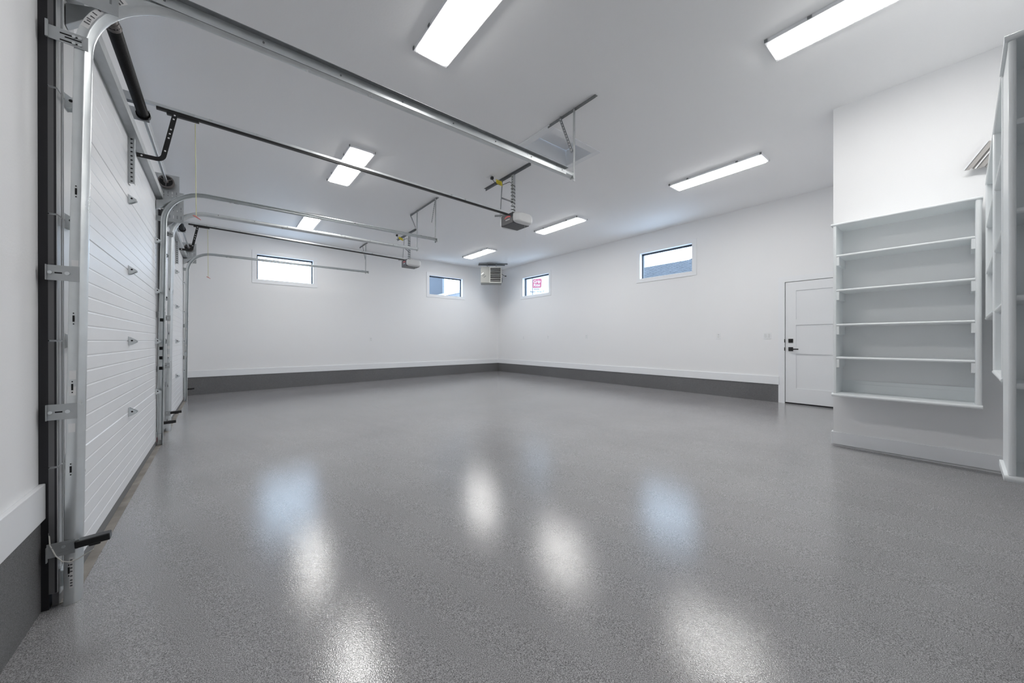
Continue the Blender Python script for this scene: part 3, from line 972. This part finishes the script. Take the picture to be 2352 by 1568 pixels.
# ceiling outlets the openers plug into
for yy, lab in ((4.365, 'white ceiling outlet plate that feeds the nearer opener'), (8.065, 'white ceiling outlet plate that feeds the farther opener')):
    q = thing('ceiling_outlet', (3.11, yy, ZC), lab, 'outlet', 'ceiling outlets')
    MB().box(3.065, 3.155, yy - 0.058, yy + 0.058, ZC - 0.006, ZC - 0.001).build('cover_plate', M['plate'], q, 0.002)

# ------------------------------------------------------------------ ceiling hangers at the track ends
def strap(mb, p0, p1, side, w=0.030):
    return mb.bar(p0, p1, w, 0.003, side)
def hanger(name_lab, xh, ya, yb, legs, braces, ZH=2.75):
    """legs: y of vertical straps; braces: ((y at the ceiling), (y, z) at the strap)"""
    r = thing('track_hanger', (xh, (ya + yb) / 2, ZC), name_lab, 'track hanger', 'steel hangers of the door tracks')
    a = MB().box(xh - 0.003, xh + 0.034, ya, yb, ZC - 0.004, ZC - 0.001)
    a.box(xh - 0.003, xh, ya, yb, ZC - 0.034, ZC - 0.004)
    a.build('ceiling_angle', M['iron'], r)
    for yl_ in legs:
        q = MB().bar((xh - 0.012, yl_, ZH - 0.03), (xh - 0.006, yl_, ZC - 0.012), 0.026, 0.003, (0, 1, 0))
        q.bar((xh - 0.022, yl_ - 0.013, ZH - 0.03), (xh - 0.016, yl_ - 0.013, ZC - 0.012), 0.022, 0.003, (1, 0, 0))
        o = q.build('hanger_strap', M['galv_dull'], r)
        h = MB()
        for i in range(20):
            z = ZH + 0.03 + i * 0.033
            xx = xh - 0.0138 + (i * 0.033 / 0.72) * 0.006
            h.box(xx - 0.0006, xx + 0.0002, yl_ - 0.004, yl_ + 0.005, z - 0.006, z + 0.006)
        h.build('strap_hole', M['darkgap'], o)['kind'] = 'stuff'
        MB().cyl((xh - 0.028, yl_ - 0.002, ZH + 0.01), (xh - 0.014, yl_ - 0.002, ZH + 0.01), 0.009, 8).build('bolt', M['galv'], r)
    for yc_, (yl_, zl) in braces:
        p0, p1 = Vector((xh - 0.016, yl_, zl)), Vector((xh - 0.016, yc_, ZC - 0.01))
        o = MB().bar(p0, p1, 0.030, 0.003, (0, 1, 0)).build('brace', M['iron'], r)
        h = MB()
        d = (p1 - p0).normalized()
        for i in range(12):
            c = p0 + (p1 - p0) * ((i + 0.7) / 12.5) + Vector((-0.0018, 0, 0))
            h.obox(c, d, (1, 0, 0), d.cross(Vector((1, 0, 0))), 0.006, 0.0004, 0.004)
        h.build('brace_hole', M['label'], o)['kind'] = 'stuff'
    return r
hanger('steel hanger holding the end of the nearest door track by the attic hatch', 2.875, 2.262, 2.925, [2.533], [(2.73, (2.553, 3.03))], 2.745)
hanger('steel hanger with two straps holding the paired ends of the middle door tracks', 2.845, 5.545, 6.640, [5.585, 6.325], [(6.62, (6.37, 3.16)), (5.58, (5.72, 3.10))])
hanger('short steel hanger holding the end of the door track nearest the far wall', 2.80, 9.12, 9.76, [9.215], [(9.47, (9.245, 3.08))])

# ------------------------------------------------------------------ photo-eye sensors
def sensor(y, o, label, wire=False):
    z = 0.160 if wire else 0.145
    r = thing('safety_sensor', (-0.55, y, z), label, 'sensor', 'safety sensors low on the door tracks')
    q = MB()
    q.box(-0.579, -0.500, y, y + o * 0.003, z - 0.026, z + 0.034)
    q.box(-0.579, -0.576, y, y + o * 0.014, z - 0.040, z + 0.024)
    q.bar((-0.565, y + o * 0.004, z + 0.016), (-0.488, y + o * 0.004, z + 0.028), 0.004, 0.003, (0, 0, 1))
    q.bar((-0.560, y + o * 0.004, z - 0.014), (-0.490, y + o * 0.004, z - 0.008), 0.004, 0.003, (0, 0, 1))
    bk = q.build('sensor_bracket', M['galv_dull'], r)
    MB().cyl((-0.532, y + o * 0.003, z + 0.012), (-0.532, y + o * 0.008, z + 0.012), 0.006, 8).build('bolt', M['galv'], bk)
    b = MB().obox((-0.447, y - o * 0.006, z + 0.012), (1, 0, 0.06), (0, 1, 0), (-0.06, 0, 1), 0.053, 0.022, 0.0155)
    b.obox((-0.440, y + o * 0.008, z - 0.003), (1, 0, 0.06), (0, 1, 0), (-0.06, 0, 1), 0.018, 0.010, 0.006)
    b.build('sensor_body', M['black'], r, 0.004)
    if wire:
        MB().tube([(-0.5855, 2.4955, 0.345), (-0.584, 2.498, 0.32), (-0.580, 2.47, 0.25), (-0.570, 2.440, 0.19), (-0.553, 2.436, 0.140), (-0.535, 2.436, 0.110), (-0.515, 2.436, 0.100), (-0.490, 2.436, 0.105), (-0.445, 2.436, 0.132)], 0.0022, 6).build('sensor_wire', M['wire'], r, smooth=True)
    return r
sensor(2.4425, -1, 'black safety sensor on the near track in the lower left, with a white wire', True)
sensor(5.5705, 1, 'black safety sensor at the far track of the first garage door')
sensor(6.2925, -1, 'black safety sensor at the near track of the second garage door')
sensor(9.2105, 1, 'small black safety sensor against the grey far wall curb')

# ------------------------------------------------------------------ shelves
def rounded_board(mb, x0, x1, y0, y1, z0, z1, front):
    """shelf board with a bull-nosed front; front is 'x-' or 'y+'"""
    t = (z1 - z0) / 2
    zc = (z0 + z1) / 2
    prof = [(0, z0)] + [(0.9 * t * math.cos(a), zc + t * math.sin(a)) for a in [(-90 + 22.5 * i) * math.pi / 180 for i in range(9)]] + [(0, z1)]
    if front == 'x-':
        loop = [Vector((x0 + t - d, y0, z)) for d, z in prof] + [Vector((x1, y0, z1)), Vector((x1, y0, z0))]
        mb.prism(loop, (0, y1 - y0, 0))
    else:
        loop = [Vector((x0, y1 - t + d, z)) for d, z in prof] + [Vector((x0, y0, z1)), Vector((x0, y0, z0))]
        mb.prism(loop, (x1 - x0, 0, 0))
    return mb
def post(mb, x0, x1, y0, y1, z0, z1, front):
    """upright board with a bull-nosed front edge"""
    if front == 'x-':
        t = (y1 - y0) / 2
        yc = (y0 + y1) / 2
        loop = [Vector((x0 + t * 0.7 - 0.7 * t * math.cos(a), yc + t * math.sin(a), z0)) for a in [(-90 + 22.5 * i) * math.pi / 180 for i in range(9)]] + [Vector((x1, y1, z0)), Vector((x1, y0, z0))]
    else:
        t = (x1 - x0) / 2
        xc = (x0 + x1) / 2
        loop = [Vector((xc + t * math.sin(a), y1 - 0.7 * t + 0.7 * t * math.cos(a), z0)) for a in [(-90 + 22.5 * i) * math.pi / 180 for i in range(9)]] + [Vector((x1, y0, z0)), Vector((x0, y0, z0))]
    return mb.prism(loop, (0, 0, z1 - z0))
SH = M['shelf']
# the unit on the projecting wall, open towards the room
XF = 4.700
r = thing('shelf_unit', (XF, 0.36, 0.53), 'wide white wall shelf unit with five open compartments hung on the projecting wall', 'shelf', 'white built-in shelves')
ya, yb, th = -0.098, 0.800, 0.022
post(MB(), XF, XS, yb - 0.024, yb, 0.541, 2.185, 'x-').build('side_panel', SH, r)
post(MB(), XF, XS, ya, ya + 0.034, 0.545, 2.185, 'x-').build('side_panel', SH, r)
rounded_board(MB(), XF - 0.010, XS, ya - 0.004, yb + 0.014, 2.185, 2.208, 'x-').build('top_board', SH, r)
rounded_board(MB(), XF - 0.010, XS, ya - 0.004, yb + 0.010, 0.515, 0.545, 'x-').build('bottom_board', SH, r)
for z in (0.892, 1.215, 1.552, 1.890):
    rounded_board(MB(), XF + 0.006, XS, ya + 0.034, yb - 0.024, z - 0.011, z + 0.011, 'x-').build('shelf_board', SH, r)
    for (p, q) in ((ya + 0.034, ya + 0.054), (yb - 0.044, yb - 0.024)):
        MB().box(XF + 0.012, XS - 0.001, p, q, z - 0.092, z - 0.011).build('cleat', SH, r)
for z0, z1 in ((0.545, 0.625), (0.625, 0.66)):
    MB().box(XS - 0.014 if z0 < 0.6 else XS - 0.008, XS - 0.0005, ya + 0.034, yb - 0.024, z0, z1).build('back_rail', SH, r)

# the stepped run along the alcove wall: bays step up away from the camera
LV = [0.500, 0.875, 1.234, 1.588, 1.950, 2.288]
YFRT = -0.1125
XA0, XA1 = 2.50, XB - 0.003
r = thing('shelf_unit', (2.75, -0.6, 0.5), 'nearest white shelf unit cut off by the right edge, with a thick rounded upright', 'shelf', 'white built-in shelves')
y0 = -1.35
q = MB()
q.box(XA0 + 0.014, XA1, YFRT - 0.0235, YFRT - 0.0045, LV[0] + 0.012, LV[5] - 0.012)
q.build('side_panel', SH, r, 0.003)
post(MB(), XA0 - 0.002, XA0 + 0.028, YFRT - 0.0240, YFRT - 0.0040, LV[0] + 0.013, LV[5] - 0.013, 'x-').build('upright', SH, r)
rounded_board(MB(), XA0 - 0.012, XA1, y0, YFRT + 0.006, LV[0] - 0.014, LV[0] + 0.012, 'x-').build('bottom_board', SH, r)
rounded_board(MB(), XA0 - 0.012, XA1, y0, YFRT + 0.006, LV[5] - 0.012, LV[5] + 0.014, 'x-').build('top_board', SH, r)
for z in LV[1:5]:
    rounded_board(MB(), XA0 + 0.016, XA1, y0, YFRT - 0.0235, z - 0.012, z + 0.012, 'x-').build('shelf_board', SH, r)
MB().box(XA1 - 0.006, XA1, y0, YFRT - 0.0235, LV[0] + 0.012, LV[5] - 0.012).build('back_panel', SH, r)
MB().box(XA0, XA1, y0 - 0.03, y0, LV[0] - 0.014, LV[5] + 0.014).build('side_panel', SH, r)

def bay(x0, x1, lv, label, top=None):
    r = thing('shelf_unit', ((x0 + x1) / 2, -0.28, lv[0]), label, 'shelf', 'white built-in shelves')
    yb_ = YB + 0.002
    zt_ = lv[-1]
    post(MB(), x1 - 0.028, x1, yb_, YFRT, lv[0] + 0.012, zt_ - 0.012, 'y+').build('side_panel', SH, r)
    post(MB(), x0, x0 + 0.028, yb_, YFRT, lv[0] + 0.012, zt_ - 0.012, 'y+').build('side_panel', SH, r)
    rounded_board(MB(), x0, x1, yb_, YFRT + 0.004, lv[0] - 0.012, lv[0] + 0.012, 'y+').build('bottom_board', SH, r)
    rounded_board(MB(), x0, x1, yb_, YFRT + 0.004, zt_ - 0.012, zt_ + 0.012, 'y+').build('top_board', SH, r)
    for z in lv[1:-1]:
        rounded_board(MB(), x0 + 0.028, x1 - 0.028, yb_, YFRT - 0.002, z - 0.011, z + 0.011, 'y+').build('shelf_board', SH, r)
    return r
bay(2.808, 3.580, LV[1:], 'white shelf bay seen almost edge-on, just behind the thick rounded upright')
bay(3.582, 4.690, LV[2:], 'white shelf bay seen almost edge-on, between the edge-on bay and the wide shelf unit')

# grey ribbed metal piece leaning out above the wide shelf unit
r = thing('ribbed_panel', (4.95, -0.06, 2.5), 'small grey ribbed metal panel slanting out from the white wall above the shelves', 'metal panel')
p0 = Vector((4.950, -0.010, 2.512))
dl = Vector((0, -0.535, 0.845)).normalized()
du = Vector((0.0, -0.99, -0.13)).normalized()
prof = [(0.0, 0.0), (0.026, 0.0), (0.031, 0.012), (0.042, 0.012), (0.047, 0.0), (0.066, 0.0), (0.090, 0.0), (0.095, 0.012), (0.106, 0.012), (0.111, 0.0), (0.150, 0.0)]
b = MB()
loop = [p0 + du * a + Vector((-h, 0, h * 0.6)) for a, h in prof]
loop += [p + Vector((0.004, 0, 0.0)) for p in reversed(loop)]
b.prism(loop, dl * 0.235)
b.build('metal_sheet', M['ribmetal'], r)
MB().bar(p0 + Vector((-0.006, 0.004, 0)), p0 + Vector((-0.006, 0.004, 0)) + dl * 0.235, 0.006, 0.008, (1, 0, 0)).build('edge_bead', M['trim'], r)
MB().bar(p0 + Vector((-0.010, 0, 0)) + du * 0.058, p0 + Vector((-0.010, 0, 0)) + du * 0.058 + dl * 0.235, 0.007, 0.008, (0, 1, 0)).build('edge_bead', M['trim'], r)
MB().box(4.955, XS - 0.001, -0.16, -0.12, 2.58, 2.70).build('wall_mount', M['trim'], r)

# ------------------------------------------------------------------ outlets and switch
def outlet(x, y, z, axis, label, gang=1, scale=1.0):
    r = thing('wall_outlet' if gang == 1 else 'light_switch', (x, y, z), label, 'outlet' if gang == 1 else 'switch', 'white wall outlets' if gang == 1 else None)
    w, h = (0.042 if gang == 1 else 0.062) * scale, 0.060 * scale
    def bx(a0, a1, d0, d1, z0, z1):
        q = MB()
        if axis == 'x':
            q.box(x - d1, x - d0, y + a0, y + a1, z0, z1)
        else:
            q.box(x + a0, x + a1, y - d1, y - d0, z0, z1)
        return q
    bx(-w, w, 0.0005, 0.007, z - h, z + h).build('cover_plate', M['plate'], r, 0.002)
    if gang == 1:
        for s in (-1, 1):
            bx(-0.017, 0.017, 0.007, 0.009, z + s * 0.022 - 0.014, z + s * 0.022 + 0.014).build('socket', M['plastic_white'], r, 0.002)
        q = bx(-0.008, -0.005, 0.009, 0.0095, z + 0.016, z + 0.028)
        q.build('slot', M['print'], r)
    else:
        for s in (-1, 1):
            bx(s * 0.028 - 0.017, s * 0.028 + 0.017, 0.007, 0.012, z - 0.034, z + 0.034).build('rocker', M['plastic_white'], r, 0.002)
    return r
outlet(XR, 2.951, 1.158, 'x', 'white outlet on the right wall below and right of the roof view window')
outlet(XR, 2.150, 1.152, 'x', 'white double rocker switch beside the white door', gang=2)
outlet(XR, 6.193, 1.173, 'x', 'small white outlet on the right wall, third from the door')
outlet(XR, 7.622, 1.174, 'x', 'small white outlet on the right wall under the house wrap window')
outlet(XR, 8.721, 1.160, 'x', 'small white outlet on the right wall nearest the far corner')
outlet(3.185, YF, 1.110, 'y', 'small white outlet alone on the far wall')

# ------------------------------------------------------------------ corner heater
nF = Vector((-0.57, -0.822, 0)).normalized()
rt = Vector((0.822, -0.57, 0)).normalized()
up = Vector((0, 0, 1))
cF = Vector((6.475, 9.070, 3.098))
def hp(a, d, z):
    return cF + rt * a - nF * d + up * z
r = thing('unit_heater', hp(0, 0.22, -0.25), 'beige unit heater with louvres hung in the far corner under the ceiling', 'heater')
MB().obox(hp(0, 0.235, 0), rt, nF, up, 0.318, 0.210, 0.250).build('cabinet', M['heater'], r, 0.006)
MB().obox(hp(-0.188, 0.012, 0), rt, nF, up, 0.130, 0.012, 0.248).build('front_panel', M['heater'], r, 0.003)
MB().obox(hp(0.3195, 0.235, 0), rt, nF, up, 0.003, 0.209, 0.248).build('end_panel', M['heater_side'], r)
fr = MB()
for a0, a1, z0, z1 in ((-0.055, 0.318, 0.205, 0.250), (-0.055, 0.318, -0.250, -0.215), (-0.055, -0.028, -0.215, 0.205), (0.290, 0.318, -0.215, 0.205)):
    fr.obox(hp((a0 + a1) / 2, 0.008, (z0 + z1) / 2), rt, nF, up, (a1 - a0) / 2, 0.016, (z1 - z0) / 2)
fr.build('louvre_frame', M['louvre'], r)
MB().obox(hp(0.131, 0.023, -0.005), rt, nF, up, 0.160, 0.002, 0.212).build('louvre_back', M['darkgap'], r)
for i in range(7):
    z = 0.165 - i * 0.058
    tilt = 0.25 + 0.08 * (i % 3)
    MB().obox(hp(0.131, 0.008, z), rt, (nF + up * tilt), up - nF * tilt, 0.157, 0.014, 0.006 + 0.003 * (i % 2)).build('louvre', M['louvre'], r)
for a, z, sx in ((-0.27, 0.03, 0.02), (-0.235, -0.02, 0.018), (-0.195, -0.06, 0.018)):
    MB().obox(hp(a, -0.001, z), (rt + up * 0.8), nF, (up - rt * 0.8), 0.045, 0.001, 0.013).build('sticker', M['label'] if a < -0.25 else M['print'], r)
MB().obox(Vector((6.635, 9.185, ZC - 0.018)), rt, nF, up, 0.450, 0.025, 0.014).build('ceiling_angle', M['iron'], r)
MB().obox(hp(0.02, 0.36, ZC - 0.018 - cF.z), rt, nF, up, 0.420, 0.025, 0.014).build('ceiling_angle', M['iron'], r)
for a in (-0.12, 0.16):
    for d in (0.10, 0.36):
        MB().cyl(hp(a, d, 0.25), hp(a, d, ZC - 0.01 - cF.z), 0.008, 8).build('hanger_rod', M['iron'], r)
MB().tube([hp(0.322, 0.12, 0.05), hp(0.38, 0.12, 0.01), hp(0.43, 0.12, -0.015)], 0.007, 6).build('power_lead', M['black'], r)
MB().tube([hp(0.43, 0.12, -0.015), hp(0.47, 0.12, -0.018)], 0.016, 10).build('plug', M['black'], r)
MB().tube([hp(0.322, 0.30, -0.12), hp(0.350, 0.30, -0.12)], 0.075, 18).build('fan_shroud', M['iron'], r)
MB().tube([hp(0.350, 0.30, -0.12), hp(0.354, 0.30, -0.12)], 0.055, 18).build('fan_hole', M['darkgap'], r)

# ------------------------------------------------------------------ outside: neighbouring houses
def text(body, size, loc, rot, material, name, parent, sx=1.0, ext=0.003, fat=0.0):
    cu = bpy.data.curves.new(name, 'FONT')
    cu.body = body
    cu.size = size
    cu.extrude = ext
    cu.align_x = 'CENTER'
    cu.align_y = 'CENTER'
    cu.materials.append(material)
    cu.offset = fat
    tmp = bpy.data.objects.new('lettering', cu)
    COL.objects.link(tmp)
    bpy.context.view_layer.update()
    me = bpy.data.meshes.new_from_object(tmp.evaluated_get(bpy.context.evaluated_depsgraph_get()))
    bpy.data.objects.remove(tmp)
    o = bpy.data.objects.new(name, me)
    COL.objects.link(o)
    o.parent = parent
    o.matrix_basis = Matrix.Translation(Vector(loc) - parent_loc(parent)) @ rot @ Matrix.Diagonal((sx, 1, 1, 1))
    return o
# house wrapped in white sheet, seen through the window beside the heater
XW = 11.6
r = thing('wrapped_house', (XW + 1, 13, 0), 'house under construction in white printed wrap seen through the window beside the heater', 'house')
MB().box(XW, XW + 3, 9.8, 16.5, -0.3, 5.6).build('house_wall', M['housewrap'], r)
k = (XW - 7.6) / 7.6 + 1
def through(px, py):
    """point on the wrap seen at pixel px, py of the photograph (used once, for the print)"""
    d = _F + _R * ((px - 1176) / FPX) + _U * ((784 - py) / FPX)
    t = (XW - 0.0) / d.x
    return Vector((XW, d.y * t, CZ + d.z * t))
LC = through(1233.5, 650.5)
A = through(1223.5, 650.5); B_ = through(1243.5, 650.5)
C_ = through(1233.5, 640.5); D_ = through(1233.5, 660.5)
wid, hei = abs(A.y - B_.y), abs(C_.z - D_.z)
# faces -x: text x axis runs towards -y, up is z, tilted a few degrees
tilt = math.radians(-5)
ex = Vector((0, -1, 0)) * math.cos(tilt) + Vector((0, 0, 1)) * math.sin(tilt)
ey = Vector((0, 0, 1)) * math.cos(tilt) - Vector((0, -1, 0)) * math.sin(tilt)
rot = Matrix((ex, ey, ex.cross(ey))).transposed().to_4x4()
lg = MB()
rc = 0.13
ring = []
for cx, cy, a0 in ((1, 1, 0), (-1, 1, 90), (-1, -1, 180), (1, -1, 270)):
    for i in range(5):
        a = math.radians(a0 + 22.5 * i)
        ring.append((cx * (0.5 - rc) + rc * math.cos(a), cy * (0.5 - rc) + rc * math.sin(a)))
lg.prism([LC + ex * wid * x + ey * hei * y + Vector((-0.002, 0, 0)) for x, y in ring], (-0.004, 0, 0))
lo = lg.build('logo', M['wrapred'], r)
fs = hei * 0.47
sxx = wid / hei
t_ = text('Grip', fs, LC + ey * hei * 0.20 + Vector((-0.010, 0, 0)), rot, M['housewrap'], 'logo_lettering', r, sxx * 0.95, 0.003, 0.002)
t_ = text('Rite', fs, LC - ey * hei * 0.22 + Vector((-0.010, 0, 0)), rot, M['housewrap'], 'logo_lettering', r, sxx * 0.98, 0.003, 0.002)
t_ = text('Housewrap', hei * 0.13, through(1232.5, 663.5) + Vector((-0.006, 0, 0)), rot, M['wrapgrey'], 'wrap_lettering', r, sxx)
t_ = text('Power  Wrap  P', hei * 0.24, through(1233.5, 669.5) + Vector((-0.006, 0, 0)), rot, M['wrapgrey'], 'wrap_lettering', r, sxx)
p_ = through(1223.3, 650)
MB().box(XW - 0.004, XW - 0.001, p_.y - 0.018, p_.y + 0.018, 0, 5.4).build('wrap_seam', M['wrapgrey'], r)

# shingled roof seen through the right wall window
def pt(px, py, x):
    d = _F + _R * ((px - 1176) / FPX) + _U * ((784 - py) / FPX)
    t = x / d.x
    return Vector((x, d.y * t, CZ + d.z * t))
XH = 21.0
ridge = pt(1500, 610.5, XH).z
r = thing('shingled_house', (17, 9, 0), 'neighbouring house with a grey shingled roof seen through the right wall window', 'house')
yn, yfar = 4.0, 15.5
xe0 = 15.0
ze = ridge - 2.75
MB().box(xe0 + 0.5, XH + 5.5, yn + 0.3, yfar - 0.3, -0.3, ze).build('house_wall', M['siding'], r)
nrow = 30
for i in range(nrow):
    f0, f1 = i / nrow, (i + 1) / nrow
    xa, xb = xe0 + (XH - xe0) * f0, xe0 + (XH - xe0) * f1
    za, zb_ = ze + (ridge - ze) * f0, ze + (ridge - ze) * f1
    MB().prism([(xa, yn, za + 0.016), (xb + 0.05, yn, zb_ + 0.006), (xb + 0.05, yn, zb_ - 0.05), (xa, yn, za - 0.05)], (0, yfar - yn, 0)).build('shingle_course', M['shingle'], r)
MB().prism([(XH, yn, ridge), (XH + 6, yn, ze), (XH + 6, yn, ze - 0.06), (XH, yn, ridge - 0.06)], (0, yfar - yn, 0)).build('back_slope', M['shingle'], r)
# steeper gable rising at the right-hand side of that view
XG = 27.6
g = [pt(1546, 609, XG), pt(1560, 605.5, XG), pt(1575, 599.5, XG), pt(1592, 591.5, XG), pt(1625, 576, XG)]
gl = [Vector(p) for p in g] + [Vector((XG, g[-1].y, 0)), Vector((XG, g[0].y, 0))]
r2 = thing('gabled_house', (XG, 8, 0), 'neighbouring roof rising to the right in the right wall window', 'house')
MB().prism(gl, (1.2, 0, 0)).build('roof_slope', M['shingle'], r2)
w = [pt(1563, 607, XG - 0.02), pt(1572, 604.5, XG - 0.02), pt(1600, 602.5, XG - 0.02), pt(1600, 611, XG - 0.02), pt(1570, 611, XG - 0.02)]
MB().prism(w, (-0.05, 0, 0)).build('reflection_patch', M['housewrap'], r2)  # white shape put in for a bright reflection in the glass

# blue grey house and low gable seen through the second far window
def pty(px, py, y):
    d = _F + _R * ((px - 1176) / FPX) + _U * ((784 - py) / FPX)
    t = y / d.y
    return Vector((d.x * t, y, CZ + d.z * t))
YH = 14.5
xc = pty(1019.5, 650, YH).x
r = thing('grey_house', (xc - 2, YH + 2, 0), 'blue grey neighbouring house wall seen through the second far window', 'house')
MB().box(xc - 2.6, xc - 0.10, YH, YH + 4, -0.3, 6.5).build('house_wall', M['siding'], r)
MB().box(xc - 0.10, xc, YH - 0.03, YH + 4, -0.3, 6.5).build('corner_board', M['fascia'], r)
MB().box(xc - 3.0, xc + 1.6, YH - 0.6, YH + 5, 4.50, 4.70).build('sky_blocking_eave', M['siding'], r)  # unseen eave, added to block the sky's reflection on the floor
YG = 13.2
a, b2 = pty(1018, 673.5, YG), pty(1064, 664.5, YG)
r = thing('low_gable', ((a.x + b2.x) / 2, YG, 0), 'pale low gable with a white rake board seen through the second far window', 'house')
dx = (b2 - a)
b2 = a + dx * 1.8
MB().prism([a, b2, b2 - Vector((0, 0, 0.09)), a - Vector((0, 0, 0.09))], (0, 0.62, 0)).build('rake_board', M['housewrap'], r)
MB().prism([a - Vector((0, 0, 0.09)) + Vector((0.05, 0.05, 0)), b2 - Vector((0, -0.05, 0.09)), Vector((b2.x, YG + 0.05, 0)), Vector((a.x + 0.05, YG + 0.05, 0))], (0, 0.5, 0)).build('gable_wall', M['fascia'], r)

# ground outside, unseen, coloured pale to bounce light up to the ceiling
b = MB().box(-30, 60, -30, 60, -0.55, -0.45)
setting('ground', b, M['bounce_ground'], 'ground outside the garage')
